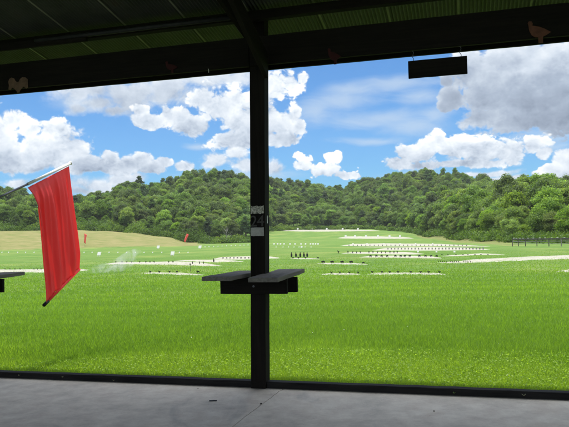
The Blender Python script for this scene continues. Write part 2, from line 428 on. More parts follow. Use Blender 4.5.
pad('N', [(280,230.6),(290,229.3),(330,229.2),(360,229.4),(380,230.6)], [(280,231.2),(300,231.8),(330,231.8),(360,231.4),(380,231)])
pad('P', [(437,262.4),(460,260.8),(472,258.9),(500,257.6),(530,256.2),(569,254.8),(640,252.5)], [(437,262.9),(460,263.6),(480,263),(500,262),(530,260.6),(569,259.5),(640,257.8)], 90)
pad('Q', [(555,271.4),(569,268.8),(640,264)], [(555,271.7),(569,272.4),(640,275)])
pad('R', [(441,256),(460,254.6),(480,253.2),(506,254.6)], [(441,256.5),(460,256.1),(480,255),(506,254.9)])

# ------------------------------------------------------------------ the targets
CHICK = [(0,.93),(.05,1),(.17,.99),(.22,.9),(.2,.8),(.3,.74),(.5,.70),(.72,.74),(1,.82),(.95,.55),(.82,.36),(.68,.26),(.68,0),(.36,0),(.36,.26),(.3,.28),(.15,.38),(.05,.6),(.03,.8)]
PIG = [(0,.45),(.05,.62),(.14,.78),(.2,.9),(.25,.8),(.45,.95),(.7,1),(.9,.88),(1,.7),(.95,.45),(.93,0),(.82,0),(.78,.3),(.5,.22),(.36,.28),(.33,0),(.22,0),(.2,.32),(.1,.36)]
TURKEY = [(.1,.9),(.12,.97),(.22,1),(.3,.94),(.33,.75),(.42,.62),(.6,.66),(.8,.78),(.9,.7),(.85,.45),(.7,.28),(.6,.22),(.6,0),(.36,0),(.38,.22),(.25,.32),(.18,.5),(.2,.72)]
RAM = [(0,.62),(.04,.74),(.12,.86),(.12,.96),(.22,1),(.3,.94),(.36,.78),(.6,.76),(.85,.78),(1,.7),(.98,.5),(.95,0),(.87,0),(.84,.32),(.6,.3),(.4,.3),(.34,0),(.26,0),(.24,.36),(.16,.55),(.08,.58)]
TALL = [(.3,.8),(.32,.95),(.42,1),(.58,1),(.68,.95),(.7,.8),(.62,.74),(.9,.66),(.95,.3),(.8,0),(.2,0),(.05,.3),(.1,.66),(.38,.74)]
def target_mesh(name, outline, ratio):
    bm = bmesh.new(); extrude_outline(bm, outline, ratio, 1, .05)
    box(bm, -.28 * ratio, .28 * ratio, -.22, .22, -.02, .03)
    me = bpy.data.meshes.new(name); bmesh.ops.recalc_face_normals(bm, faces=bm.faces); bm.to_mesh(me); bm.free(); me.materials.append(MSTEEL)
    return me
TM = {'chicken': target_mesh('chicken', CHICK, 1.25), 'pig': target_mesh('pig', PIG, 1.55), 'turkey': target_mesh('turkey', TURKEY, .8),
      'ram': target_mesh('ram', RAM, 1.3), 'figure': target_mesh('figure', TALL, .42)}
def row(kind, xs, y, px, label, group):
    for k, x in enumerate(xs):
        yy = y(x) if callable(y) else y
        p = ground(x, yy); d = p.y
        o = bpy.data.objects.new(kind + '_target', TM[kind]); C.objects.link(o)
        s = px * d / FPX; o.scale = (s, s, s); o.location = (p.x, p.y, p.z + .04)
        o.rotation_euler = (0, 0, random.uniform(-.12, .12) - A)
        tag(o, label, 'steel target', group)
row('chicken', [150.3,159.4,169.6,177], 273.2, 2.1, 'small black bird silhouette in the row left of the wooden post', 'bird targets on the pad left of the post')
row('ram', [198], 273.6, 2.7, 'dark four-legged animal silhouette at the right end of the nearest left bird row', None)
row('chicken', [331.6,339.9,349.4,358.2], 274, 2.1, 'small black bird silhouette on the short pad just right of the shelf', 'bird targets on the short near pad')
row('chicken', [372.3,382,389.8,398.2,410.8,420.7,428.7,439.6], 273.6, 2.1, 'small black bird silhouette on the long nearest pad in the middle right', 'bird targets on the long near pad')
row('pig', [323,332,342,351], 263.6, 2.5, 'black pig silhouette in the row of four behind the near bird row', 'pig targets on the thin strip')
row('pig', [363.3], 264, 1.8, 'low black animal silhouette alone right of the four pigs', None)
row('figure', [291.6,296,300.3,304,307.2], 257.2, 4.7, 'tall black silhouette in the tight group of five right of the post', 'five tall targets right of the post')
row('chicken', [293,298.5,305.5,318], 258.8, 1.8, 'tiny black bird silhouette at the foot of the five tall targets', 'bird targets by the tall targets')
row('pig', [370.4,376.3,381.5,387,395.3,400.6,404.8,409.7,419.2,425.4,431,436.5], 257.3, 1.8, 'small dark animal silhouette on the second white pad from the pigs', 'animal targets on the middle pad')
row('turkey', [348,352.7,356.5,360.4,369,373,377.5,381.5,385.5,390,394,397.3], 253.4, 2.4, 'small dark turkey silhouette on the pad behind the animal row', 'turkey targets on the middle pad')
row('turkey', [338.4], 253.6, 3.0, 'single dark turkey silhouette standing on grass left of the turkey pad', None)
row('turkey', [438.5,440.6,442.5,444.6,446.7,450.4,452.5,454.6,456.6,458.6,463.9,466,468,470.4], 262.6, 1.9, 'tiny black silhouette in the close row at the left end of the gravel road', 'targets in the close row by the gravel road')
row('chicken', [442,448,456,463,468,475,481,488], 255.6, 1.2, 'tiny dark silhouette on the faint strip above the gravel road', 'targets on the faint strip')
row('figure', [192.6,199.6,203.4], 264.2, 2.6, 'small upright dark target on the left pad near the post', 'upright targets on the left pad')
row('figure', [213.8], 262.2, 3.6, 'taller upright dark target at the right end of the left pad', None)
row('chicken', [115.8,122,126.8,131.6,139.6,145.8,150,154.2,168.6,173], 262.9, 1.4, 'tiny dark target on the long left pad behind the smoke', 'tiny targets on the long left pad')
row('chicken', [5,10,15,20,34,37.5,41], 270, 1.3, 'tiny dark target on the far left pad beyond the red flag', 'tiny targets on the far left pad')
row('pig', [223,226.6,230.2,233.8,237.4,241,245,248.6], 258.9, 1.2, 'tiny dark target on the white pad just left of the post', 'tiny targets beside the post')

def marker_mesh(w, h, stake=1.2):
    bm = bmesh.new(); box(bm, -w/2, w/2, -.03, .03, stake - h, stake)
    box(bm, -w*.32, -w*.22, .03, .06, 0, stake - .03); box(bm, w*.22, w*.32, .03, .06, 0, stake - .03)
    for v in bm.verts: v.co.y += math.tan(math.radians(26)) * (v.co.z - stake + h) if v.co.z > stake - h - .01 or v.co.y < .031 else 0
    me = bpy.data.meshes.new('marker'); bmesh.ops.recalc_face_normals(bm, faces=bm.faces); bm.to_mesh(me); bm.free(); me.materials.append(MWHITE)
    return me
MM = marker_mesh(1.0, .85, 1.15)
def markers(name, xs, y, pxw, label, group, cat='marker'):
    for x in xs:
        p = ground(x, y(x) if callable(y) else y)
        s = pxw * p.y / FPX
        o = bpy.data.objects.new(name, MM); C.objects.link(o); o.location = p; o.scale = (s, s, s); o.rotation_euler.z = -A
        tag(o, label, cat, group)
lin = lambda a, b: (lambda x: a[1] + (b[1] - a[1]) * (x - a[0]) / (b[0] - a[0]))
markers('range_marker', [1.8,8.4,17.6,25.5,34,84,92,109,117.8,126.6,135.4,144,152.6,161.7,179.3,188], 253.1, 1.15, 'tiny white marker in the long row in front of the tan mound', 'white markers in front of the mound')
markers('target_board', [98.8], 256.4, 3.9, 'square white board left of the smoke in front of mound', None, 'target board')
markers('target_board', [172.3], 256, 3.9, 'square white board midway between the smoke and the post', None, 'target board')
markers('target_board', [158], 249, 3.0, 'white board at the foot of the mound, left of the small red flag', None, 'target board')
markers('target_board', [199.8], 249, 3.0, 'white board on grass just right of the small red flag', None, 'target board')
markers('range_marker', [205,209,213.5,218,222,226.5,231,235.5,240,244,248], lin((205,247.4),(250,245.4)), .9, 'tiny white marker in the upper dotted row left of the post', 'white markers in the row left of the post')
markers('range_marker', [274,277.5,280.5,284,290,295,301,305.5,310.5,313,315.5,318], 244.9, 1.5, 'small white block in the broken row right of the post', 'white blocks right of the post')
markers('range_marker', [276,283,288.5,294,299,305,311], 247.6, .9, 'tiny white marker in the lower row right of the post', 'lower white markers right of the post')
markers('target_board', [301.5], 248.2, 1.9, 'white board standing below the broken row right of the post', None, 'target board')
markers('target_board', [297.7,311.7,326.7,342.6,357.9], 230.0, 1.7, 'small white board on the farthest pad under the trees', 'white boards on the farthest pad', 'target board')
markers('target_board', [345.6,355,366,378,389.5,400], 237.4, 1.9, 'square white board on the second farthest white pad', 'white boards on the second farthest pad', 'target board')
markers('target_board', [353,367,384,400,415.6,432.7], 244.6, 1.3, 'small white board along the back of the third farthest pad', 'white boards on the third farthest pad', 'target board')
markers('target_board', [418,436.5,454.5], 252.8, 1.7, 'white block on the grass below the long white pads', 'white blocks below the long pads', 'target board')
MPEG = simple('grey_peg', (.24, .23, .21), .8, 0, .2, 4, 0)
mk = []
for x in np.arange(349, 470, 2.1): mk.append((x, 246.0))
for pxs, lab, grp in ((mk[::2], 'tiny grey peg in the line along the front of the third farthest pad', 'pegs along the third farthest pad'),):
    bm = bmesh.new(); box(bm, -.08, .08, -.08, .08, 0, .30); pm = bpy.data.meshes.new('peg'); bm.to_mesh(pm); bm.free(); pm.materials.append(MPEG)
    for x, y in pxs:
        p = ground(x, y); o = bpy.data.objects.new('peg', pm); C.objects.link(o); o.location = p; tag(o, lab, 'peg', grp)
for x in np.arange(388, 484, 3.4):
    p = ground(x, 249.6); o = bpy.data.objects.new('peg', pm); C.objects.link(o); o.location = p; tag(o, 'tiny grey peg in the line along the widest white pad', 'peg', 'pegs along the widest pad')

# thin pole by the left bird row
bm = bmesh.new(); p = ground(190.4, 272.5); hh = 8.5 * p.y / FPX
tube(bm, [(0, 0, 0), (0, 0, hh)], .012, 6); box(bm, -.05, .05, -.008, .008, hh - .05, hh + .03)
o = bm_obj('thin_pole', bm, MPOLE); o.location = p; tag(o, 'thin grey upright rod in the grass behind the left bird targets', 'pole')

# ------------------------------------------------------------------ distant red flags
MPEG0 = simple('dull_pole_paint', (.30, .22, .12), .8, 0, .2, 4, 0)
def small_flag(x, yb, px, label, lean):
    p = ground(x, yb); s = px * p.y / FPX
    r = empty('range_flag', p); tag(r, label, 'flag')
    bm = bmesh.new(); tube(bm, [(0, 0, 0), (0, 0, s)], .03, 6); bm_obj('pole', bm, MPEG0, r)
    bm = bmesh.new(); N = 10; Q = []
    for a in range(6):
        rowv = []
        for b_ in range(N + 1):
            t_ = b_ / N; w = a / 5
            xx = w * s * (.20 - .08 * t_) - lean * t_ * s * .30; zz = s * (.98 - .72 * t_) - w * s * .12
            yy = .05 * s * math.sin(w * 9 + t_ * 4)
            rowv.append(bm.verts.new((xx, yy, zz)))
        Q.append(rowv)
    for a in range(5):
        for b_ in range(N): bm.faces.new((Q[a][b_], Q[a+1][b_], Q[a+1][b_+1], Q[a][b_+1]))
    c = bm_obj('cloth', bm, MFLAGFADE, r, True); md = c.modifiers.new('solid', 'SOLIDIFY'); md.thickness = .02
small_flag(84.5, 245.6, 12.5, 'faded red flag on the tan mound right beside the large red flag', 0.1)
small_flag(186.8, 243.8, 10.5, 'small leaning red flag at the right end of the tan mound', .9)

# ------------------------------------------------------------------ fence at the right
bm = None
MFENCE = simple('weathered_fence_wood', (.085, .078, .068), .85, 0, .3, 6, .3)
fe = empty('rail_fence', ground(540, 246.2)); tag(fe, 'long grey wooden rail fence with dark top rails before the woods at right', 'fence')
inv = -fe.location
fp = [ground(x, 246.4) for x in (512.5, 518.5, 525.5, 537, 549, 561.5, 575, 590, 606, 624)]
for k, p in enumerate(fp):
    bm = bmesh.new(); h_ = 1.30
    box(bm, -.055, .055, -.055, .055, -.3, h_ + .05); o = bm_obj('post', bm, MFENCE if k != 5 else MPEG, fe); o.location = p + inv
for k in range(len(fp) - 1):
    a, b_ = fp[k] + inv, fp[k+1] + inv
    for z0, z1, mt, nm in ((1.12, 1.36, MFENCE, 'top_rail'), (.82, .92, MPEG, 'rail'), (.40, .48, MPEG, 'rail')):
        dv = (b_ - a); L = math.hypot(dv.x, dv.y)
        bm = bmesh.new(); box(bm, .06, L - .06, -.03, .03, z0, z1)
        for v in bm.verts: v.co.z += dv.z * v.co.x / L
        o = bm_obj(nm, bm, mt, fe); o.location = a; o.rotation_euler.z = math.atan2(dv.y, dv.x)
    if k % 1 == 0:
        for q in (.25, .7):
            pt = a.lerp(b_, q); bm = bmesh.new(); box(bm, -.12, .12, -.05, .05, 1.38, 1.46); o = bm_obj('tag_plate', bm, MWHITE, fe); o.location = pt

# ------------------------------------------------------------------ trees
def crown_np(seed, R=4.2, Hc=7.5, base=2.6, clumps=34, leaves=4200, size=.34, conic=0.0):
    r = np.random.default_rng(seed)
    V = []; cs = []; rads = []
    k = 0
    while k < clumps:
        p = r.normal(size=3); p /= np.linalg.norm(p)
        rad = r.uniform(.35, 1) ** .5
        q = p * rad
        tt = (q[2] + 1) / 2
        w = (1 - conic * tt)
        c = np.array([q[0] * R * .72 * w, q[1] * R * .72 * w, base + Hc * .5 + q[2] * Hc * .42])
        if q[2] < -.85: continue
        cs.append(c); rads.append(r.uniform(.22, .40) * R * (1 - .4 * conic * tt)); k += 1
    cs = np.array(cs); rads = np.array(rads)
    pick = r.choice(len(cs), leaves, p=rads**2 / np.sum(rads**2))
    dirs = r.normal(size=(leaves, 3)); dirs /= np.linalg.norm(dirs, axis=1)[:, None]
    dirs[:, 2] = np.where(dirs[:, 2] < -.3, -dirs[:, 2] * .5, dirs[:, 2]); 
    rr = rads[pick][:, None] * r.uniform(.55, 1.25, (leaves, 1))
    ctr = cs[pick] + dirs * rr * np.array([1, 1, .8])
    nrm = dirs + r.normal(size=(leaves, 3)) * .55; nrm /= np.linalg.norm(nrm, axis=1)[:, None]
    t1 = np.cross(nrm, r.normal(size=(leaves, 3))); t1 /= np.linalg.norm(t1, axis=1)[:, None]; t2 = np.cross(nrm, t1)
    s = size * r.uniform(.55, 1.25, (leaves, 1))
    v = np.stack([ctr - t1*s, ctr + t2*s*.62, ctr + t1*s, ctr - t2*s*.62], 1).reshape(-1, 3)
    f = np.arange(leaves * 4).reshape(-1, 4)
    return v, f
def trunk_bm(seed, Ht=7.5, r0=.22, limbs=7, sub=2):
    rr = random.Random(seed); bm = bmesh.new()
    pts = [Vector((0, 0, -.6))]; x = y = 0
    for i_ in range(1, 8):
        x += rr.uniform(-.16, .16); y += rr.uniform(-.16, .16); pts.append(Vector((x, y, Ht * i_ / 7)))
    tube(bm, pts, [r0 * (1 - .11 * i_) for i_ in range(8)], 7)
    for k in range(limbs):
        i_ = 2 + k % 5; a = rr.uniform(0, 2*PI); L = rr.uniform(1.6, 3.0)
        p = pts[i_]; q = p + Vector((math.cos(a) * L * .5, math.sin(a) * L * .5, L * .35)); e = q + Vector((math.cos(a + .3) * L * .5, math.sin(a + .3) * L * .5, L * .5))
        tube(bm, [p, q, e], [r0 * .42, r0 * .25, r0 * .08], 5)
        for s_ in range(sub):
            a2 = a + rr.uniform(-1, 1); e2 = q + Vector((math.cos(a2) * L * .4, math.sin(a2) * L * .4, L * .45)); tube(bm, [q, e2], [r0 * .18, r0 * .05], 4)
    return bm
SPEC = [  # seed, R, Hc, base, clumps, leaves, size, conic, material
    (1, 4.3, 8.2, 2.2, 46, 8600, .235, .15, MLEAF), (2, 3.8, 8.8, 2.4, 42, 8000, .235, .25, MLEAF), (3, 4.8, 7.6, 2.0, 50, 9200, .24, .1, MLEAF),
    (4, 4.0, 7.8, 1.8, 44, 8400, .23, .2, MLEAF2), (5, 3.5, 8.6, 2.4, 38, 7600, .225, .3, MLEAF2), (6, 3.2, 9.4, 2.0, 38, 7600, .22, .6, MLEAF3),
    (7, 4.5, 8.0, 1.9, 46, 8800, .235, .1, MLEAF)]
protos = []   # (crown mesh, trunk mesh, joined mesh)
hidden = bpy.data.collections.new('tree_sources')
for sp_ in SPEC:
    v, f = crown_np(*sp_[:8])
    cm = np_mesh('crown', v, f, sp_[8])
    bm = trunk_bm(sp_[0]); tm = bpy.data.meshes.new('trunk'); bm.to_mesh(tm); bm.free(); tm.materials.append(MBARK)
    jb = bmesh.new(); jb.from_mesh(cm); nf = len(jb.faces); jb.from_mesh(tm); jb.faces.ensure_lookup_table()
    for fc in jb.faces[nf:]: fc.material_index = 1
    jm = bpy.data.meshes.new('tree'); jb.to_mesh(jm); jb.free(); jm.materials.append(sp_[8]); jm.materials.append(MBARK)
    ho = bpy.data.objects.new('tree_source', jm); hidden.objects.link(ho)
    protos.append((cm, tm, jm))
# fine crowns for the nearest trees on the right
fine = []
for sd, mt in ((21, MLEAF2), (22, MLEAF), (23, MLEAF2)):
    v, f = crown_np(sd, 4.3, 8.4, 1.2, 60, 15000, .185, .12); fine.append((np_mesh('crown', v, f, mt), protos[sd % 3][1]))

pts = []
for az_ in [0]:
    d = 125.0
    while d < 720:
        step = 5.2 + .0040 * d
        na_ = int(1.30 * d / step)
        for k in range(na_):
            a = -.65 + 1.30 * (k + rng.uniform(.05, .95)) / na_; dd = d + rng.uniform(-.45, .45) * step
            s0 = np.interp(a, col_az, C_START); c0 = np.interp(a, col_az, C_CREST)
            if dd < s0 or dd > c0 + 45: continue
            pts.append((a, dd, dd - s0, c0 - dd))
        d += step * .86
X_ = np.array([p[1] * math.sin(p[0]) for p in pts]); Y_ = np.array([p[1] * math.cos(p[0]) for p in pts]); Z_ = H(X_, Y_)
info = []
for k, (a, dd, edge, tocrest) in enumerate(pts):
    xi = CX + FPX * math.tan(a)
    sc = float(np.clip(rng.normal(.98, .2), .6, 1.45)) * (1.0 + .12 * min(1, edge / 60))
    if edge < 10: sc *= rng.uniform(.55, .9)
    if xi > 430 and edge < 45: sc *= .86
    r_ = rng.random()
    if xi > 400 and dd < 330: typ = 3 if r_ < .32 else 4 if r_ < .5 else 0 if r_ < .72 else 2 if r_ < .88 else 6
    elif tocrest < 30: typ = 5 if r_ < .14 else 1 if r_ < .5 else 0 if r_ < .8 else 2
    else: typ = 0 if r_ < .24 else 1 if r_ < .42 else 2 if r_ < .58 else 3 if r_ < .70 else 4 if r_ < .79 else 5 if r_ < .90 else 6
    info.append((xi, dd, edge, sc, typ, rng.uniform(0, 2*PI), k))
inview = sorted([q for q in info if -6 < q[0] < 575 and q[2] < 70], key=lambda q: q[1] - q[3] * 4)
# individuals: the front of the wood, region by region
chosen = sorted(inview, key=lambda q: (q[1] * (1 + q[2] / 60)))[:255]
chosen_ids = {q[6] for q in chosen}
def region(xi, dd):
    if xi < 195: return 'leafy tree at the foot of the hill behind the tan mound', 'trees behind the mound'
    if xi < 265: return 'dense green tree at the foot of the hill just left of the post', 'trees at the foot of the left hill'
    if xi < 410: return 'dark leafy tree behind the farthest white pads', 'trees behind the farthest pads'
    if xi < 500: return 'light green tree at the wood edge right of the white pads', 'trees at the wood edge right of the pads'
    return 'bright green bushy tree behind the rail fence', 'trees behind the rail fence'
for xi, dd, edge, sc, typ, rz, k in chosen:
    lab, grp = region(xi, dd)
    r = empty('tree', (X_[k], Y_[k], Z_[k] - .1)); r.rotation_euler = (rng.uniform(-.05, .05), rng.uniform(-.05, .05), rz)
    r.scale = (sc * rng.uniform(.9, 1.1), sc * rng.uniform(.9, 1.1), sc * rng.uniform(.88, 1.1)); tag(r, lab, 'tree', grp)
    if dd < 215 and edge < 30: cm, tm = fine[k % 3]
    else: cm, tm = protos[typ][:2]
    for nm, me in (('crown', cm), ('trunk', tm)):
        o = bpy.data.objects.new(nm, me); C.objects.link(o); o.parent = r
# a few trees that stand clear above the skyline
def lone(x, ytop, d, typ, hscale, label):
    q = ray(x, ytop); q = q * (d / math.hypot(q.x, q.y)); zt = 1.5 + q.z
    g = hz(q.x, q.y); s = (zt - g) / 11.2
    r = empty('tree', (q.x, q.y, g - .1)); r.scale = (s * hscale, s * hscale, s); tag(r, label, 'tree'); r.rotation_euler.z = x
    for nm, me in (('crown', protos[typ][0]), ('trunk', protos[typ][1])):
        o = bpy.data.objects.new(nm, me); C.objects.link(o); o.parent = r
lone(425, 166.5, 600, 5, .62, 'slender tree poking above the ridge, leftmost of three spires right of centre')
lone(444, 167, 600, 1, .62, 'slender tree poking above the ridge, middle of three spires right of centre')
lone(456, 166.5, 590, 1, .6, 'narrow tree poking above the ridge, rightmost of three spires right of centre')
lone(522, 173, 500, 0, .75, 'round-topped tree standing out on the ridge above the rail fence')
lone(132, 178.5, 480, 2, .8, 'rounded tree forming the left bump of the hill skyline')
lone(214, 167, 480, 0, .8, 'tall broad tree on top of the hill left of the post')
lone(186, 170, 470, 1, .75, 'tall tree on the hill skyline between the left bump and the post')
lone(396, 168.5, 610, 2, .7, 'broad tree at the top of the hill right of centre')
lone(88, 193, 520, 2, .8, 'low rounded tree on the skyline just right of the large flag')

# the rest of the wood: one mass
rest = [q for q in info if q[6] not in chosen_ids]
ids = [q[6] for q in rest]
wm = bpy.data.meshes.new('wooded_hillside'); wm.vertices.add(len(rest))
wm.vertices.foreach_set('co', np.stack([X_[ids], Y_[ids], Z_[ids] - .1], 1).astype(np.float32).ravel())
for nm, tp, arr in (('scl', 'FLOAT', [q[3] for q in rest]), ('idx', 'INT', [q[4] for q in rest]), ('rz', 'FLOAT', [q[5] for q in rest])):
    wm.attributes.new(nm, tp, 'POINT').data.foreach_set('value', arr)
wo = bpy.data.objects.new('wooded_hillside', wm); C.objects.link(wo); wm.materials.append(MLEAF)
tag(wo, 'dense mass of green trees covering the hillside across the horizon', 'woodland', kind='stuff')
ng = bpy.data.node_groups.new('wood', 'GeometryNodeTree')
ng.interface.new_socket('Geometry', in_out='INPUT', socket_type='NodeSocketGeometry'); ng.interface.new_socket('Geometry', in_out='OUTPUT', socket_type='NodeSocketGeometry')
gi = ng.nodes.new('NodeGroupInput'); goo = ng.nodes.new('NodeGroupOutput')
ci = ng.nodes.new('GeometryNodeCollectionInfo'); ci.inputs['Collection'].default_value = hidden; ci.inputs['Separate Children'].default_value = True; ci.inputs['Reset Children'].default_value = True
ip = ng.nodes.new('GeometryNodeInstanceOnPoints'); ip.inputs['Pick Instance'].default_value = True
def na(nm, tp):
    x = ng.nodes.new('GeometryNodeInputNamedAttribute'); x.data_type = tp; x.inputs[0].default_value = nm
    return x.outputs[0]
cxyz = ng.nodes.new('ShaderNodeCombineXYZ'); ng.links.new(na('rz', 'FLOAT'), cxyz.inputs[2])
ng.links.new(gi.outputs[0], ip.inputs['Points']); ng.links.new(ci.outputs[0], ip.inputs['Instance'])
ng.links.new(na('idx', 'INT'), ip.inputs['Instance Index']); ng.links.new(cxyz.outputs[0], ip.inputs['Rotation']); ng.links.new(na('scl', 'FLOAT'), ip.inputs['Scale'])
ng.links.new(ip.outputs[0], goo.inputs[0])
wo.modifiers.new('wood', 'NODES').node_group = ng

# undergrowth along the foot of the wood: one mass
def bush(r, n_, R, Hh, size):
    d = r.normal(size=(n_, 3)); d /= np.linalg.norm(d, axis=1)[:, None]; d[:, 2] = np.abs(d[:, 2])
    return d * r.uniform(.6, 1.1, (n_, 1)) * np.array([R, R, Hh])
VV = []; RV = []; MBUSH = foliage('bush_leaves', (.045, .085, .018), (.085, .15, .026), (.17, .24, .04), attr='rnd', trans=.4, objvar=False)
for k in range(1500):
    a = rng.uniform(-.44, .46); s0 = np.interp(a, col_az, C_START); dd = s0 + rng.uniform(-7, 5) * (1 if rng.random() < .8 else 1.8)
    x, y = dd * math.sin(a), dd * math.cos(a); z = hz(x, y)
    left_ = a < math.atan((200 - CX) / FPX); R_ = rng.uniform(.8, 2.2) * (1.7 if left_ else 1); n_ = 200 if left_ else 130
    if rng.random() < .25: R_ *= 1.5
    n_ = int(n_ * max(1, R_ / 1.6)); RV.append(np.repeat(np.clip(rng.beta(1.5, 2.2) * .75 + rng.random(n_) * .25, 0, 1), 4))
    if left_: dd += rng.uniform(0, 12); x, y = dd * math.sin(a), dd * math.cos(a); z = hz(x, y)
    ctr = bush(rng, n_, R_, R_ * rng.uniform(.7, 1.2), .2) + np.array([x, y, z])
    nrm = rng.normal(size=(n_, 3)); nrm /= np.linalg.norm(nrm, axis=1)[:, None]
    t1 = np.cross(nrm, rng.normal(size=(n_, 3))); t1 /= np.linalg.norm(t1, axis=1)[:, None]; t2 = np.cross(nrm, t1); s = .2 * rng.uniform(.6, 1.4, (n_, 1)) * (dd / 220) ** .5
    VV.append(np.stack([ctr - t1*s, ctr + t2*s, ctr + t1*s, ctr - t2*s], 1).reshape(-1, 3))
VV = np.concatenate(VV); me = np_mesh('undergrowth', VV, np.arange(len(VV)).reshape(-1, 4), MBUSH, {'rnd': np.concatenate(RV)})
o = bpy.data.objects.new('undergrowth', me); C.objects.link(o); tag(o, 'low green bushes and weeds along the foot of the woods', 'undergrowth', kind='stuff')

# bare dead trees
def snag(x, ytop, d, label, seed, r0):
    q = ray(x, ytop); q = q * (d / math.hypot(q.x, q.y)); g = hz(q.x, q.y); Ht = (1.5 + q.z - g) / 1.12
    r = empty('dead_tree', (q.x, q.y, g)); tag(r, label, 'dead tree')
    bm_obj('trunk', trunk_bm(seed, Ht, r0, 9, 3), MDEAD, r)
snag(225.8, 227, 280, 'bare pale dead tree at the wood edge left of the post', 5, .15)
snag(389.5, 205, 404, 'bare grey dead tree behind the farthest white pads', 8, .22)
snag(484, 206.5, 196, 'bare grey dead tree among the green trees left of the rail fence', 9, .13)

# ------------------------------------------------------------------ near grass (one mass of blades)
N = 620000
az_ = rng.uniform(-.47, .47, N); inv_ = rng.uniform(1/100., 1/5.2, N); dd = 1 / inv_
x = dd * np.sin(az_); y = dd * np.cos(az_)
s = (x - ORG.x) * n.x + (y - ORG.y) * n.y
k = s > .10; x, y, dd, s = x[k], y[k], dd[k], s[k]; N = len(x)
z = H(x, y)
patch = .5 + .28 * np.sin(x * 1.7 + np.sin(y * 1.1) * 1.6) * np.sin(y * 1.3 + x * .4) + .22 * np.sin(x * 4.1 + y * 2.3) * np.sin(y * 5.3 - x * 1.7)
h = rng.uniform(.035, .085, N) * (.75 + .55 * patch) * np.where(s < .35, 1.25, 1)
h = h * np.clip(1 - (dd - 45) / 55, .12, 1)
w = np.maximum(.0032, dd * .00055) * rng.uniform(.7, 1.3, N)
ang = rng.uniform(0, 2*PI, N); la = rng.uniform(0, 2*PI, N); ln = h * rng.uniform(.1, 1.1, N)
bx, by = np.cos(ang) * w, np.sin(ang) * w
tx, ty = np.cos(la) * ln, np.sin(la) * ln
V = np.stack([np.stack([x - bx, y - by, z - .01], 1), np.stack([x + bx, y + by, z - .01], 1), np.stack([x + tx, y + ty, z + h], 1)], 1).reshape(-1, 3)
big_ = .5 + .5 * np.sin(x * .21 + 1.5 * np.sin(y * .13)) * np.sin(y * .34 + x * .06)
streak = .5 + .5 * np.sin(y * 2.1 + .4 * np.sin(x * .5) + x * .05)
band = 1 / (1 + np.exp((s - 1.9 - .7 * np.sin(x * .9 + 1) - .35 * np.sin(x * 2.7)) / .35))
rnd = np.clip(rng.random(N) * .34 + patch * .16 + big_ * .14 + streak * .14 * np.clip((dd - 8) / 10, 0, 1) + np.where(rng.random(N) < .03, .3, 0) + .36 * band, 0, 1)
gm2 = np_mesh('grass', V, np.arange(N * 3).reshape(-1, 3), MBLADE, {'rnd': np.repeat(rnd, 3)})
o = bpy.data.objects.new('grass', gm2); C.objects.link(o); tag(o, 'short bright green lawn grass beyond the shed sill', 'grass', kind='stuff')
# broad clover leaves and blooms scattered through it (one mass)
def blobs(cnt, rmin, rmax, sz, hgt, mat, name, label, up):
    a_ = rng.uniform(-.46, .46, cnt); d_ = 1 / rng.uniform(1/rmax, 1/rmin, cnt); x = d_ * np.sin(a_); y = d_ * np.cos(a_)
    s = (x - ORG.x) * n.x + (y - ORG.y) * n.y; k = s > .12; x, y, d_ = x[k], y[k], d_[k]; m_ = len(x)
    z = H(x, y) + rng.uniform(.5, 1, m_) * hgt
    ctr = np.stack([x, y, z], 1); nrm = rng.normal(size=(m_, 3)) * (.35 if up else 1) + np.array([0, 0, 1 if up else 0]); nrm /= np.linalg.norm(nrm, axis=1)[:, None]
    t1 = np.cross(nrm, rng.normal(size=(m_, 3))); t1 /= np.linalg.norm(t1, axis=1)[:, None]; t2 = np.cross(nrm, t1); q = (sz * rng.uniform(.6, 1.3, m_))[:, None]
    V = np.stack([ctr - t1*q, ctr - t2*q, ctr + t1*q, ctr + t2*q], 1).reshape(-1, 3)
    me = np_mesh(name, V, np.arange(m_ * 4).reshape(-1, 4), mat, {'rnd': np.repeat(rng.uniform(.3, 1, m_), 4)})
    o = bpy.data.objects.new(name, me); C.objects.link(o); tag(o, label, 'ground cover', kind='stuff')
blobs(26000, 5.3, 8.6, .010, .07, MBLADE, 'clover_leaves', 'small broad clover leaves scattered through the lawn', True)
blobs(40, 5.5, 12, .006, .08, MFLOWER, 'clover_blooms', 'tiny white clover blooms scattered through the lawn', False)

# ------------------------------------------------------------------ floor of the shed
def gp(x, y):
    d = ray(x, y); return EYE + d * (-1.5 / d.z)
def loc(p): q = p - ORG; return q.dot(u), q.dot(n)
crack = [loc(gp(*c)) for c in ((284, 387.5), (279, 391.5), (266, 401), (256, 408.5), (246, 416), (233, 426))]
crack = [(crack[0][0] + .02, -.03)] + crack[1:] + [(crack[-1][0] - .02, -3.5), (crack[-1][0], -9)]
for side in (-1, 1):
    bm = bmesh.new(); edge_ = 16 * side
    rr = random.Random(3); top = []; bot = []
    fine_c = []
    for a, b_ in zip(crack[:-1], crack[1:]):
        for q in range(6): fine_c.append((a[0] + (b_[0]-a[0]) * q / 6 + rr.uniform(-.004, .004), a[1] + (b_[1]-a[1]) * q / 6))
    fine_c.append(crack[-1])
    for a, b_ in fine_c:
        a2 = a + side * .0035
        c1 = S(a2, b_, 0); c2 = S(edge_, b_, 0); c3 = S(a2, b_, -.12); top.append((bm.verts.new(c1), bm.verts.new(c2))); bot.append(bm.verts.new(c3))
    for q in range(len(top) - 1):
        bm.faces.new((top[q][0], top[q][1], top[q+1][1], top[q+1][0])); bm.faces.new((top[q][0], top[q+1][0], bot[q+1], bot[q]))
    o = bm_obj('floor', bm, MCONC); tag(o, kind='structure')

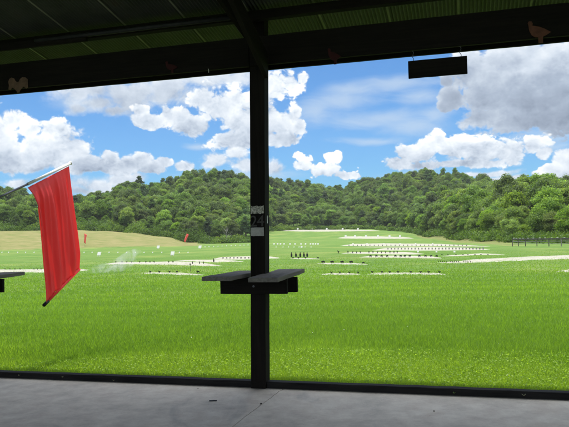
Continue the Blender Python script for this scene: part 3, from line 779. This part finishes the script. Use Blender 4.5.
# ------------------------------------------------------------------ the shed
shed = empty('shooting_shed', mat=SR); tag(shed, 'open-fronted dark timber shed with corrugated metal roof sheltering the firing line', 'shed')
def part(name, bm, mat, parent=shed, smooth=False): return bm_obj(name, bm, mat, parent, smooth)
SL = .166; OV = 1.25
def on_plane(x, y, off=0.0):      # point of the vertical plane n = off seen at a photo position
    d = ray(x, y); t_ = (off - (EYE - ORG).dot(n)) / d.dot(n); return EYE + d * t_
HB = on_plane(247, 72.6, PW/2 + .04).z; HTOP = HB + .285
HT = on_plane(247, 72.4, OV).z + SL * OV + .002; print('HB HT', HB, HT)
LEFTP = -3.41; RIGHTP = 3.35
POSTS = [-16.3, -13.05, -9.8, -6.5, LEFTP, 0, RIGHTP, 6.6, 9.9, 13.2, 16.4]
mpost = None
for k, a in enumerate(POSTS):
    bm = bmesh.new(); rough_box(bm, a - PW/2, a + PW/2, -PW/2, PW/2, -.05, HT, .006, 18, .0015, k)
    pass
    if abs(a) < .01:
        for v in bm.verts: v.co.x += .021 * v.co.z
    o = part('post', bm, MW['z'])
    if abs(a) < .01: mpost = o
# header beams in lengths, on the near side of the posts
for k in range(len(POSTS) - 1):
    for off, y0 in ((0, -PW/2 - .04), (0, PW/2 + .002)):
        a, b_ = POSTS[k], POSTS[k+1]
        bm = bmesh.new(); rough_box(bm, a + .004, b_ - .004, y0, y0 + .038, HB, HTOP, .004, 16, .0018, k + int(y0 * 100))
        part('header_beam', bm, MW['x'])
# rafters beside each post
RB = -8.0
OV = 1.25
for k, a in enumerate(POSTS):
    for dz in (0,):
        x0 = a - PW/2 - .044 + (.021 * 3.2 if abs(a) < .01 else 0)
        bm = bmesh.new(); box(bm, x0, x0 + .04, RB, .10 if k else .10, 0, .185, .004)
        # shape: bottom follows the roof slope
        for v in bm.verts:
            top_ = v.co.z > .1; v.co.z = HT - .028 - SL * v.co.y - (0 if top_ else .21)
        part('rafter', bm, MW['y'])
# slanted braces from the post heads up to the rafters
BZ = on_plane(267, 78.5, -.12).z
for k, a in enumerate(POSTS):
    x0 = a + PW/2 + .008 + (.021 * 3.1 if abs(a) < .01 else 0)
    bm = bmesh.new(); box(bm, x0, x0 + .045, -2.35, -.118, 0, .25, .004)
    for v in bm.verts: v.co.z = min(BZ + v.co.z + .44 * (-.118 - v.co.y), HT - .03 - SL * v.co.y)
    part('knee_brace', bm, MW['y'])
def roof_n(x, y, drop):
    d = ray(x, y); best = 0
    for q in range(4000):
        p = EYE + d * (2 + q * .0015) - ORG
        if p.z >= HT - drop - SL * p.dot(n): return p.dot(n)
    return 0
PN = roof_n(120, 32, .08); print('purlin at', PN)
# purlins across the rafters (under the roof sheets) 
for k, b_ in enumerate((PN, PN - .98, PN - 2.0, PN - 3.1, PN - 4.3, -7.8)):
    for seg in range(6):
        a0 = -16.5 + seg * 5.5
        zt = HT - .03 - SL * b_ - .004
        bm = bmesh.new(); rough_box(bm, a0 + .003, a0 + 5.497, b_ - .045, b_ + .045, zt - .09, zt - .006 * (seg % 2), .004, 12, .0015, seg + k * 7)
        part('purlin', bm, MW['x'])
# conduit / pipe under the first purlin, left of the middle rafter
bm = bmesh.new(); zt = HT - SL * PN - .10
tube(bm, [(-2.3, PN - .09, zt), (-1.2, PN - .09, zt), (-.06, PN - .09, zt)], .022, 10); part('conduit', bm, MSTEEL, smooth=True)
bm = bmesh.new(); rough_box(bm, -3.1, -1.7, PN - .088, PN - .05, zt - .06, zt + .02, .004, 8, .0015, 77); part('splice_board', bm, MW['x'])
# roof sheets, corrugated
sheetw = .66; pitchc = .036; amp = .0085
a0 = -16.5; k = 0
while a0 < 16.5:
    nx = int(sheetw / pitchc * 8) + 1
    xs = np.linspace(0, sheetw + .03, nx)
    zs = amp * np.cos(2 * PI * xs / pitchc) + (.004 if k % 2 else 0)
    ys = np.array([OV + rng.uniform(-.006, .006), -2.6, -6.2, -8.2]); V = []
    for yv in ys: V.append(np.stack([xs + a0, np.full(nx, yv), HT - SL * yv + zs + .006], 1))
    V = np.concatenate(V); F = []
    for r in range(3):
        i_ = np.arange(nx - 1); F.append(np.stack([r*nx+i_, r*nx+i_+1, (r+1)*nx+i_+1, (r+1)*nx+i_], 1))
    me = np_mesh('roof_sheet', V, np.concatenate(F), MROOF); me.polygons.foreach_set('use_smooth', np.ones(len(me.polygons), bool))
    o = bpy.data.objects.new('roof_sheet', me); C.objects.link(o); o.parent = shed
    bm = bmesh.new(); yv0, yv1 = OV - .03, -8.1
    for xx, w_ in ((a0 + .012, .010),):
        box(bm, xx - w_, xx + w_, yv1, yv0, -.011, -.0075)
        for v in bm.verts: v.co.z += HT - SL * v.co.y + .004
    sm = bm_obj('seam', bm, MSEAM, o)  # thin strip drawn as the lit line along the overlap
    a0 += sheetw; k += 1
# sills on the floor edge between posts
for k in range(len(POSTS) - 1):
    a, b_ = POSTS[k] + PW/2, POSTS[k+1] - PW/2
    bm = bmesh.new(); rough_box(bm, a + .002, b_ - .002, -.045, .045, -.06, .062, .005, 20, .0022, k + 50); part('sill_board', bm, MSILL)

# digits on the middle post
lean = lambda z: .021 * z
for ch, dx in (('2', -.036), ('4', .034)):
    cu = bpy.data.curves.new('digit', 'FONT'); cu.body = ch; cu.size = .155; cu.extrude = .002; cu.align_x = 'CENTER'
    to = bpy.data.objects.new('tmp', cu); C.objects.link(to)
    bpy.context.view_layer.update()
    me = bpy.data.meshes.new_from_object(to.evaluated_get(bpy.context.evaluated_depsgraph_get()))
    bpy.data.objects.remove(to); me.materials.clear(); me.materials.append(MDIGIT)
    zz = 1.5 + (233.6 - 226.3) * 6.25 / FPX
    o = bpy.data.objects.new('digit', me); C.objects.link(o); o.parent = mpost
    o.location = (dx + lean(zz), -PW/2 - .004, zz); o.rotation_euler = (PI/2, 0, 0)
def plate(y0, y1, mat, name, label, seed, wav):
    rr = random.Random(seed); z1 = 1.5 + (233.6 - y0) * 6.25 / FPX; z0 = 1.5 + (233.6 - y1) * 6.25 / FPX
    bm = bmesh.new(); w2 = .066; q = []; K = 12
    for i_ in range(K + 1): q.append((-w2 + 2 * w2 * i_ / K, z0 + rr.uniform(0, wav)))
    for i_ in range(K + 1): q.append((w2 - 2 * w2 * i_ / K, z1 - rr.uniform(0, wav)))
    xo = lean((z0 + z1) / 2)
    f = [bm.verts.new((a + xo, -PW/2 - .007, z)) for a, z in q]; g = [bm.verts.new((a + xo, -PW/2 - .003, z)) for a, z in q]
    bm.faces.new(f); bm.faces.new(g[::-1])
    for i_ in range(len(q)): bm.faces.new((f[i_], f[(i_+1) % len(q)], g[(i_+1) % len(q)], g[i_]))
    for v in bm.verts: v.co = Vector((v.co.x, v.co.y, v.co.z))
    o = bm_obj(name, bm, mat); o.matrix_world = SR; tag(o, label, 'plate')
    return o
plate(205.2, 213.8, MLICHEN, 'worn_plate', 'flaking whitish mottled plate above the number 24 on the post', 1, .010)
plate(227.2, 236.0, MPLATE, 'tin_plate', 'plain grey plate below the number 24 on the post', 2, .003)
bm = bmesh.new(); box(bm, PW/2 + .034 + .002, PW/2 + .034 + .004, -.01, .012, 1.60, 1.66)
box(bm, PW/2 + .034 + .001, PW/2 + .034 + .008, -.004, .006, 1.655, 1.675)
o = bm_obj('tag', bm, MSLEEVE); o.matrix_world = SR; o.location = o.location + u * .0; tag(o, 'tiny white clip on the right side of the numbered post', 'clip')

# ------------------------------------------------------------------ shelves on the posts
def shelf(a, label, full=True):
    m = SR.copy(); m.translation = S(a, 0, 0)
    r = empty('shelf', mat=m); tag(r, label, 'shelf')
    zt = 1.112; off = -.008 if full else 0
    for k, (x0, x1) in enumerate(((-.372, -.086), (.078, .364))):
        bm = bmesh.new(); rough_box(bm, x0 + off, x1 + off, -.52, .50, zt - .04, zt, .004, 10, .002, 31 + k)
        for v in bm.verts: v.co.z += (.004 if k else -.002) * v.co.y * 4
        bm_obj('board', bm, MBOARD, r)
    for k, (y0, y1, x0, x1) in enumerate(((-PW/2 - .042, -PW/2 - .003, -.345, .335), (PW/2 + .003, PW/2 + .042, -.345, .385))):
        bm = bmesh.new(); rough_box(bm, x0 + off, x1 + off, y0, y1, zt - .195, zt - .045, .004, 8, .0015, 41 + k)
        bm_obj('brace', bm, MW['x'], r)
        for bx_ in (0.0, .06):
            bm = bmesh.new(); yb_ = y0 - .006 if k == 0 else y1
            tube(bm, [(bx_ + off, yb_, zt - .12 + bx_), (bx_ + off, yb_ + .008, zt - .12 + bx_)], .011, 6); bm_obj('bolt', bm, MPOLE, r)
shelf(0, 'weathered two-board shelf bolted across the numbered post')
shelf(LEFTP, 'grey shelf board cut by the left edge of the photo below the red flag', False)

# ------------------------------------------------------------------ hanging sign
eb = S(0, .0, 0)
def on_plane(x, y, off=0.0):      # point of the vertical plane n = off seen at a photo position
    d = ray(x, y); t_ = (off - (EYE - ORG).dot(n)) / d.dot(n); return EYE + d * t_
def front(x, y, off): q = on_plane(x, y, off) - ORG; return q.dot(u), q.z
so = -PW/2 - .02
(x0, z0), (x1, z1) = front(408.6, 79, so), front(467.6, 73.6, so); (x2, z2), (x3, z3) = front(408.6, 61.6, so), front(467.6, 55.8, so)
zb = (z0 + z1) / 2; ztp = (z2 + z3) / 2
m = SR.copy(); m.translation = S((x0 + x1) / 2, so, zb)
sg = empty('hanging_sign', mat=m); tag(sg, 'dark plain board hanging by two hooks from the shed beam', 'sign')
bm = bmesh.new(); rough_box(bm, -(x1 - x0)/2, (x1 - x0)/2, -.012, .012, 0, ztp - zb, .003, 10, .001, 5); bm_obj('board', bm, MW['x'], sg)
for hx in (-.215, .205):
    bm = bmesh.new(); g = HB - ztp + .0; pts_ = []
    for q in range(13):
        a = q / 12; pts_.append((hx + .007 * math.sin(a * 4 * PI), 0, ztp - zb - .004 + (g + .03) * a))
    tube(bm, pts_, .0028, 6); tube(bm, [(hx - .012, 0, ztp - zb + g * .5), (hx + .012, 0, ztp - zb + g * .55)], .002, 5); bm_obj('hook', bm, MPOLE, sg)

# ------------------------------------------------------------------ silhouettes nailed to the beam
BIRD = [(0,.93),(.05,1),(.17,.99),(.22,.9),(.2,.8),(.3,.77),(.5,.72),(.75,.6),(1,.44),(.8,.33),(.64,.27),(.64,0),(.44,0),(.44,.26),(.3,.28),(.15,.38),(.05,.6),(.03,.8)]
ROOST = [(0,.25),(.03,.5),(0,.75),(.05,.92),(.17,1),(.3,.93),(.36,.78),(.45,.66),(.55,.70),(.6,.85),(.72,.95),(.88,.92),(1,.78),(1,.25),(.9,.2),(.78,.35),(.68,.25),(.6,.12),(.56,0),(.44,0),(.42,.1),(.35,.2),(.2,.35),(.08,.2)]
def decor(xa, xb, ya, yb, outline, mat, label):
    off = -PW/2 - .049
    (a, z0) = front((xa + xb)/2, yb, off); (_, z1) = front((xa + xb)/2, ya, off); (l, _) = front(xa, (ya+yb)/2, off); (r_, _) = front(xb, (ya+yb)/2, off)
    bm = bmesh.new(); extrude_outline(bm, outline, r_ - l, z1 - z0, .006)
    m = SR.copy(); m.translation = S((l + r_)/2, off, z0)
    o = bm_obj('bird_cutout', bm, mat); o.matrix_world = m; tag(o, label, 'cutout')
decor(8.5, 28, 77, 92.6, ROOST, MTAN, 'tan two-lobed animal cutout nailed to the beam at far left')
decor(528, 551, 20.5, 43.2, BIRD, MRUST, 'brown bird cutout nailed to the beam at far right')
decor(165.5, 178, 61, 73, BIRD, MRED, 'dim dark red cutout on the beam left of the middle post')
decor(328, 341, 48, 64.5, BIRD, MRED, 'dim dark red cutout on the beam between the middle post and hanging sign')
bm = bmesh.new(); tube(bm, [(0, 0, 0), (0, 0, .022), (0, -.008, .034)], .0035, 6)
a, z = front(208.5, 72.5, -PW/2 - .052); o = bm_obj('nail_hook', bm, MWHITE); m = SR.copy(); m.translation = S(a, -PW/2 - .047, z); o.matrix_world = m
tag(o, 'tiny pale nail sticking out of the beam left of the post', 'nail')

# ------------------------------------------------------------------ the large red flag
base = S(-3.23, .09, 0); base.z = 0
def npt(x, y):   # point of the vertical plane through the left post, at right angles to the beam
    d = ray(x, y); t_ = ((base - EYE).dot(u)) / d.dot(u); return EYE + d * t_
pb = npt(-20, 206.2); pj = npt(27.5, 184.2); pe = npt(70, 163.4)
fr = empty('warning_flag', pb); tag(fr, 'large red flag hanging from a slanted pole on the left of the shed', 'flag')
L0 = lambda p: p - pb
bm = bmesh.new(); tube(bm, [L0(pb), L0(pj)], .013, 10); bm_obj('pole', bm, MPOLE, fr, True)
bm = bmesh.new(); tube(bm, [L0(pj), L0(pe)], .0185, 12); bm_obj('sleeve', bm, MSLEEVE, fr, True)
bm = bmesh.new(); e_ = (pe - pj).normalized(); tube(bm, [L0(pe), L0(pe + e_ * .012), L0(pe + e_ * .03)], [.022, .026, .012], 12); bm_obj('end_cap', bm, MSLEEVE, fr, True)
# cloth: u-direction runs along the pole, v down
tl = npt(28, 187.6); tr_ = npt(68.6, 166.4)
bl = npt(28, 187.6); 
def cp(x, y, Y): return at(x, y, Y)
NX, NV = 90, 70; G = []
bm = bmesh.new()
TLd, TRd = tl.y, tr_.y
for a in range(NX + 1):
    w = a / NX; colv = []
    for b_ in range(NV + 1):
        v_ = b_ / NV
        # left and right edges as measured, in photo coordinates and depth
        lx = np.interp(v_, [0, .06, .14, .4, .7, 1], [27.5, 32.5, 35.6, 38.6, 41.4, 45.2]); ly = 187.6 + (302.5 - 187.6) * v_
        rx = np.interp(v_, [0, .33, .66, .85, 1], [69, 73.4, 77.6, 79.6, 79.2]); ry = 166.2 + (268.5 - 166.2) * v_
        px_ = lx + (rx - lx) * w; py_ = ly + (ry - ly) * w; Yd = TLd + (TRd - TLd) * w
        p = cp(px_, py_, Yd)
        k1 = math.sin(w * 31 + 1.3 * math.sin(v_ * 2.2) + .5) * (.35 + .65 * v_ ** .5) * .55 + math.sin(w * 17 - v_ * 1.8 + 2) * .6 + math.sin(w * 61 + v_ * 3) * .34
        env = min(1, v_ * 4 + .12) * (1 - .55 * max(0, (v_ - .82) / .18))
        p = p + u * (.036 * k1 * env) + n * (.010 * math.sin(w * 44 + v_ * 2) * env)
        colv.append(bm.verts.new(L0(p)))
    G.append(colv)
for a in range(NX):
    for b_ in range(NV): bm.faces.new((G[a][b_], G[a+1][b_], G[a+1][b_+1], G[a][b_+1]))
o = bm_obj('cloth', bm, MFLAG, fr, True); md = o.modifiers.new('t', 'SOLIDIFY'); md.thickness = .0012
hb0 = cp(44.6, 304.5, TLd); hb1 = cp(79.4, 269.3, TRd); hd = (hb1 - hb0)
bm = bmesh.new(); tube(bm, [L0(hb0 + hd * .09), L0(hb0 + hd * .5), L0(hb1)], .017, 12); bm_obj('hem_rod', bm, MFLAG, fr, True)
bm = bmesh.new(); tube(bm, [L0(hb0 - hd * .02), L0(hb0 + hd * .09)], .0215, 12); bm_obj('rod_tip', bm, MTIP, fr, True)
bm = bmesh.new(); q = L0(pb); tube(bm, [q - e_ * .08, q + e_ * .10], .022, 10); bm_obj('bracket', bm, MTIP, fr, True)

# ------------------------------------------------------------------ smoke drifting over the left field
def puff(pts_, rads_, dens, seed):
    return pts_, rads_
sm0 = ground(108, 271.5); sm1 = ground(118, 266)
bm = bmesh.new(); path = []
dsm = 46.0
prof = [(92, 269.6, 2.0), (102, 268.5, 3.2), (112, 266.8, 4.2), (119, 265, 4.6), (126, 261, 5.0), (132, 256.5, 4.6), (137, 253, 3.4), (140.5, 250.5, 1.8)]
pp = [at(x, y, dsm) for x, y, r in prof]; rd = [r * dsm / FPX * 1.6 for _, _, r in prof]
tube(bm, pp, rd, 16)
MSMOKE = bpy.data.materials.new('thin_white_smoke'); MSMOKE.use_nodes = True; t = NT(MSMOKE.node_tree); t.n.clear()
out = t.node('ShaderNodeOutputMaterial'); pv = t.node('ShaderNodeVolumePrincipled'); t.link(pv.outputs[0], out.inputs['Volume'])
pv.inputs['Color'].default_value = (.95, .95, .97, 1); pv.inputs['Anisotropy'].default_value = .3
pos = t.node('ShaderNodeNewGeometry').outputs['Position']
nn = t.noise(t.mapping(pos, (1, .5, .8)), 1.5, 4, .6, 1.0)
t.link(t.mr(nn, .42, .80, 0, 1.1), pv.inputs['Density'])
o = bm_obj('smoke', bm, MSMOKE, smooth=True); tag(o, 'thin wisp of white smoke drifting over the left targets', 'smoke', kind='stuff')

# thin summer haze over the valley
bm = bmesh.new(); box(bm, -720, 720, -40, 860, -6, 130)
MHAZE = bpy.data.materials.new('haze_air'); MHAZE.use_nodes = True; t = NT(MHAZE.node_tree); t.n.clear()
out = t.node('ShaderNodeOutputMaterial'); pv = t.node('ShaderNodeVolumePrincipled'); t.link(pv.outputs[0], out.inputs['Volume'])
pv.inputs['Color'].default_value = (.90, .95, 1, 1); pv.inputs['Density'].default_value = .00008; pv.inputs['Anisotropy'].default_value = .2
o = bm_obj('haze', bm, MHAZE); tag(o, 'thin pale summer haze over the valley', 'haze', kind='stuff')

# ------------------------------------------------------------------ litter on the floor and sill
def litter(x, y, kind, size, mat, label):
    p = gp(x, y); bm = bmesh.new()
    if kind == 'chip':
        box(bm, -size, size, -size * .22, size * .22, .001, .006, .001)
        for v in bm.verts: v.co.z += .3 * abs(v.co.x) ** 1.5
    else:
        r = bmesh.ops.create_icosphere(bm, subdivisions=1, radius=size)
        for v in bm.verts: v.co *= random.uniform(.75, 1.2); v.co.z = v.co.z * .6 + size * .6
    o = bm_obj('wood_chip' if kind == 'chip' else 'pebble', bm, mat); o.location = p; o.rotation_euler.z = .1
    tag(o, label, 'debris')
litter(213, 401, 'chip', .035, MTIP, 'flat dark sliver lying on the concrete left of the post')
litter(261, 404.3, 'peb', .011, MTIP, 'small dark pebble on the concrete beside the floor crack')
litter(434, 411.5, 'peb', .010, MBARK, 'small brown pebble on the concrete at right')
litter(198, 388.8, 'peb', .007, MBARK, 'tiny brown bit on the concrete next to the sill')
def leaf(x, y, label, s, mat):
    d = ray(x, y); zt = .066; p = EYE + d * ((zt - 1.5) / d.z)
    bm = bmesh.new(); K = 8
    for st_ in range(3):
        a0_ = st_ * 2.1; vs = []
        for q in range(K):
            a = 2 * PI * q / K; X1 = s * (1 + math.cos(a)) * .9; Y1 = s * .45 * math.sin(a)
            vs.append(bm.verts.new((X1 * math.cos(a0_) - Y1 * math.sin(a0_), X1 * math.sin(a0_) + Y1 * math.cos(a0_), X1 * .7)))
        bm.faces.new(vs)
    o = bm_obj('weed', bm, mat); o.location = p; o.rotation_euler.z = x; md = o.modifiers.new('t', 'SOLIDIFY'); md.thickness = .001
    tag(o, label, 'weed')
MYEL = simple('yellowing_leaf', (.17, .17, .09), .7, 0, .25, 30, 0)
leaf(524, 395.6, 'small yellowish weed sprouting at the sill near the right edge', .011, MYEL)
leaf(454, 393.4, 'small green weed at the sill right of centre', .009, MLEAF2)
leaf(113.5, 380.6, 'pale weed sprig on the sill left of the post', .007, MYEL)
leaf(62.5, 377.3, 'little pale weed on the sill under the red flag', .008, MYEL)
leaf(19, 375.6, 'little pale weed on the sill near the left edge', .008, MYEL)

# ------------------------------------------------------------------ sky with clouds, sun
to_sun = (-u * .12 + n * .245 + Vector((0, 0, 1))).normalized()
sun = bpy.data.lights.new('sun', 'SUN'); sun.energy = 3.3; sun.angle = math.radians(.53); sun.color = (1, .96, .88)
so_ = bpy.data.objects.new('sun', sun); C.objects.link(so_); so_.rotation_euler = to_sun.to_track_quat('Z', 'Y').to_euler(); so_.location = (0, 0, 30)
world = bpy.data.worlds.new('World'); scene.world = world; world.use_nodes = True
W = NT(world.node_tree); W.n.clear()
sky = W.node('ShaderNodeTexSky'); sky.sky_type = 'NISHITA'; sky.sun_disc = False
sky.sun_elevation = math.asin(to_sun.z); sky.sun_rotation = math.atan2(to_sun.x, to_sun.y)
sky.air_density = 1.0; sky.dust_density = .3; sky.ozone_density = 3.0; sky.altitude = 300

# each cumulus: blobs (photo x, y, half width, half height), height of its sunlit top and of its base, grey of base and top
CLOUDS = [
 ('grey_upper', [(80,92,28,16),(130,95,38,22),(95,104,24,11),(170,92,36,18),(78,110,12,6),(215,78,50,12),(110,112,18,7),(60,84,8,8)], 70, 122, .28, .66),
 ('big_right', [(472,72,26,20),(452,98,14,14),(444,106,9,9),(500,95,48,34),(550,88,52,40),(600,90,46,44),(480,118,30,12),(530,120,46,11),(525,58,46,18),(448,80,8,6)], 40, 132, .06, .62),
 ('bright_mid', [(206,100,18,12),(226,106,28,20),(246,118,28,24),(152,123,22,8),(176,117,20,11),(196,128,22,12),(236,140,32,11),(270,118,26,28),(276,88,18,20),(292,84,13,14),(302,77,9,8),(286,120,20,18),(299,129,10,10),(282,141,22,8),(141,112,10,6)], 84, 150, .36, .80),
 ('faint_low', [(221,160,20,7),(236,155,12,6),(275,170,13,8),(243,166,12,6),(208,163,8,4)], 150, 172, .48, .58),
 ('under_left', [(96,186,26,10),(117,180,22,8),(137,178,14,7),(16,184,14,4.5),(80,192,18,6)], 172, 196, .42, .56),
 ('left_big', [(-6,136,30,26),(13,120,14,11),(30,129,17,12),(51,131,16,12),(44,150,44,22),(72,150,17,14),(94,166,30,10),(109,157,12,10),(126,164,17,9),(141,161,12,8),(152,168,18,7),(167,163,10,6),(184,165,10,6),(0,160,34,14)], 110, 178, .30, .84),
 ('small_right_of_post', [(305,166,13,10),(334,159,8.5,5.5),(320,173,24,8),(343,176,15,4.5),(301,158,7,6)], 152, 184, .46, .84),
 ('low_right', [(398,163,13,9),(411,153,13,10),(428,146,14,14),(438,137,9,11),(452,147,18,15),(480,152,24,14),(510,152,26,13),(535,146,13,11),(543,154,8,8),(460,163,52,6)], 130, 172, .34, .84),
 ('far_right', [(565,159,12,10),(551,170,14,7),(578,169,26,12),(537,174,8,4),(600,150,20,14)], 148, 180, .46, .84),
 ('low_strip', [(480,173,44,3),(505,177,26,3),(420,176,20,3)], 168, 182, .46, .56),
]
THIN = [(398,82,50,8),(345,100,36,13),(378,118,52,11),(412,126,34,10),(318,112,22,14),(432,114,20,9),(372,140,34,4.5),(350,90,34,8),(420,96,26,8),(410,174,30,5),(545,138,36,8),(198,147,14,3),(245,176,60,6),(75,105,24,8),(552,148,22,5)]
def ang(x, y):
    d = ray(x, y); return math.atan2(d.x, d.y), math.asin(d.z / d.length)
tc = W.node('ShaderNodeTexCoord').outputs['Generated']
def billow(T, vec):
    w_ = T.vm('ADD', vec, T.vm('SCALE', T.vm('SUBTRACT', T.noise(vec, 22, 3, .6, 0, True), (.5, .5, .5)), .030))
    st = T.mapping(w_, (1, 1, 1.25))
    vo = T.node('ShaderNodeTexVoronoi'); vo.feature = 'F1'; vo.inputs['Scale'].default_value = 20; vo.inputs['Detail'].default_value = 3.5
    vo.inputs['Roughness'].default_value = .62; vo.inputs['Lacunarity'].default_value = 2.1; T.link(st, vo.inputs['Vector'])
    fb = T.noise(st, 30, 8, .62)
    return T.math('ADD', T.math('MULTIPLY', T.math('SUBTRACT', 1.12, vo.outputs['Distance']), .62), T.math('MULTIPLY', T.math('SUBTRACT', fb, .5), .75))
BG_ = bpy.data.node_groups.new('billow', 'ShaderNodeTree')
BG_.interface.new_socket('Vector', in_out='INPUT', socket_type='NodeSocketVector'); BG_.interface.new_socket('B', in_out='OUTPUT', socket_type='NodeSocketFloat')
T = NT(BG_); a_ = T.node('NodeGroupInput'); b_ = T.node('NodeGroupOutput'); T.link(billow(T, a_.outputs[0]), b_.inputs[0])
def B(v):
    nd = W.node('ShaderNodeGroup'); nd.node_tree = BG_; W.link(v, nd.inputs[0]); return nd.outputs[0]
dirn = W.vm('NORMALIZE', tc)
B0 = B(dirn); B1 = B(W.vm('ADD', dirn, (-.005, 0, .013)))
relief = W.math('SUBTRACT', B0, B1)
sx = W.node('ShaderNodeSeparateXYZ'); W.link(dirn, sx.inputs[0])
az = W.math('ARCTAN2', sx.outputs[0], sx.outputs[1]); el = W.math('ARCSINE', sx.outputs[2])
cb = W.node('ShaderNodeCombineXYZ'); W.link(az, cb.inputs[0]); W.link(el, cb.inputs[1])
wv = W.noise(dirn, 9, 3, .55, 0, True)
P = W.vm('ADD', cb.outputs[0], W.vm('MULTIPLY', W.vm('SUBTRACT', wv, (.5, .5, .5)), (.030, .022, 0)))
def field(blobs_, k=.25):
    cur = None
    for (x, y, rx, ry) in blobs_:
        a, e = ang(x, y)
        l_ = W.vm('LENGTH', W.vm('MULTIPLY', W.vm('SUBTRACT', P, (a, e, 0)), (FPX / rx, FPX / ry, 0)))
        if cur is None: cur = l_
        else:
            nd = W.node('ShaderNodeMath'); nd.operation = 'SMOOTH_MIN'; W.link(cur, nd.inputs[0]); W.link(l_, nd.inputs[1]); nd.inputs[2].default_value = k; cur = nd.outputs[0]
    return W.math('SUBTRACT', 1.0, cur)
GREY = [(0, (.18, .22, .29)), (.25, (.29, .345, .43)), (.5, (.47, .525, .60)), (.7, (.62, .66, .70)), (1, (.90, .90, .90))]
big = W.noise(W.mapping(dirn, (1, 1, 1.6)), 9, 5, .6)
# thin veil
tf = W.math('ADD', field(THIN, .5), W.math('MULTIPLY', W.math('SUBTRACT', W.noise(W.mapping(P, (.45, 1.6, 1)), 26, 7, .62, .8), .5), 1.5))
alpha = W.mr(tf, -.40, 1.0, 0, .68)
col = None; cc = (.40, .49, .60)
up_ = W.math('MULTIPLY', relief, 1.0)
def layer(col, alpha, f, top, base, lo, hi, soft=(.0, .17), rel=.75, amp_=1.0):
    fd = W.math('ADD', W.math('ADD', f, .10), W.math('MULTIPLY', B0, amp_))
    a = W.mr(fd, soft[0], soft[1])
    tv = W.mr(el, base, top, 0, 1, 'LINEAR')
    v = W.math('ADD', W.math('MULTIPLY', tv, .95), W.math('MULTIPLY', W.math('SUBTRACT', big, .5), 1.6))
    v = W.math('ADD', v, W.math('MULTIPLY', W.mr(fd, .0, .9), -.30))
    v = W.math('ADD', W.math('MULTIPLY', W.math('ADD', v, .20, clamp=True), hi - lo), lo)
    v = W.math('ADD', v, W.math('MULTIPLY', relief, W.mr(fd, .15, 1.0, rel, rel * .45)))
    nc = W.ramp(v, GREY)
    col = W.mix(a, col if col is not None else cc, nc)
    alpha = W.math('SUBTRACT', 1.0, W.math('MULTIPLY', W.math('SUBTRACT', 1.0, alpha), W.math('SUBTRACT', 1.0, a)))
    return col, alpha
for nm, bl, ty, by, lo, hi in CLOUDS:
    xm = sum(b[0] for b in bl) / len(bl)
    soft = (-.15, .70) if nm in ('grey_upper', 'faint_low', 'under_left', 'low_strip') else (-.02, .27)
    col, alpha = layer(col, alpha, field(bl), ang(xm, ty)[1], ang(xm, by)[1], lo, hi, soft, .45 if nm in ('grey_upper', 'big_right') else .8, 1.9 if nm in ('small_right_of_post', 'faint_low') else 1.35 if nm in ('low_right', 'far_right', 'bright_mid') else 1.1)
# elsewhere in the sky: unseen broken cumulus from noise, added for neutral fill light
gen = W.math('MULTIPLY', W.math('SUBTRACT', W.noise(W.mapping(dirn, (1, 1, 2.0)), 3.0, 4, .5), .43), 5.0)
away = W.math('MAXIMUM', W.mr(W.math('ABSOLUTE', az), .50, .60), W.mr(el, .36, .44))
gen = W.math('SUBTRACT', gen, W.math('MULTIPLY', W.math('SUBTRACT', 1.0, away), 6.0))
col, alpha = layer(col, alpha, gen, .9, -.3, .42, .72)
skyc = W.mix(1.0, sky.outputs[0], (.40, .72, 1.0), 'MULTIPLY')
bg1 = W.node('ShaderNodeBackground'); W.link(skyc, bg1.inputs[0]); bg1.inputs[1].default_value = .068
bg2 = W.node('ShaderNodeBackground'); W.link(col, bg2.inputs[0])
W.link(W.math('MAXIMUM', W.mr(sx.outputs[2], .42, .75, .78, 2.6), W.mr(sx.outputs[1], 0, -.4, .78, 1.2)), bg2.inputs[1])  # unseen clouds overhead and behind brightened to light the shaded floor
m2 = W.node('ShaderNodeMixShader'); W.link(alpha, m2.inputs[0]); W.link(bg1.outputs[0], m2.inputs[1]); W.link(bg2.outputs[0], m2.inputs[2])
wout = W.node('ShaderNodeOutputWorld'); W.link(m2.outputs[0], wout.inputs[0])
world.cycles.sampling_method = 'MANUAL'; world.cycles.sample_map_resolution = 512

vs_ = scene.view_settings; vs_.view_transform = 'Standard'; vs_.look = 'None'; vs_.exposure = .88; vs_.gamma = 1; vs_.use_curve_mapping = False
scene.render.resolution_x = 1024; scene.render.resolution_y = 768
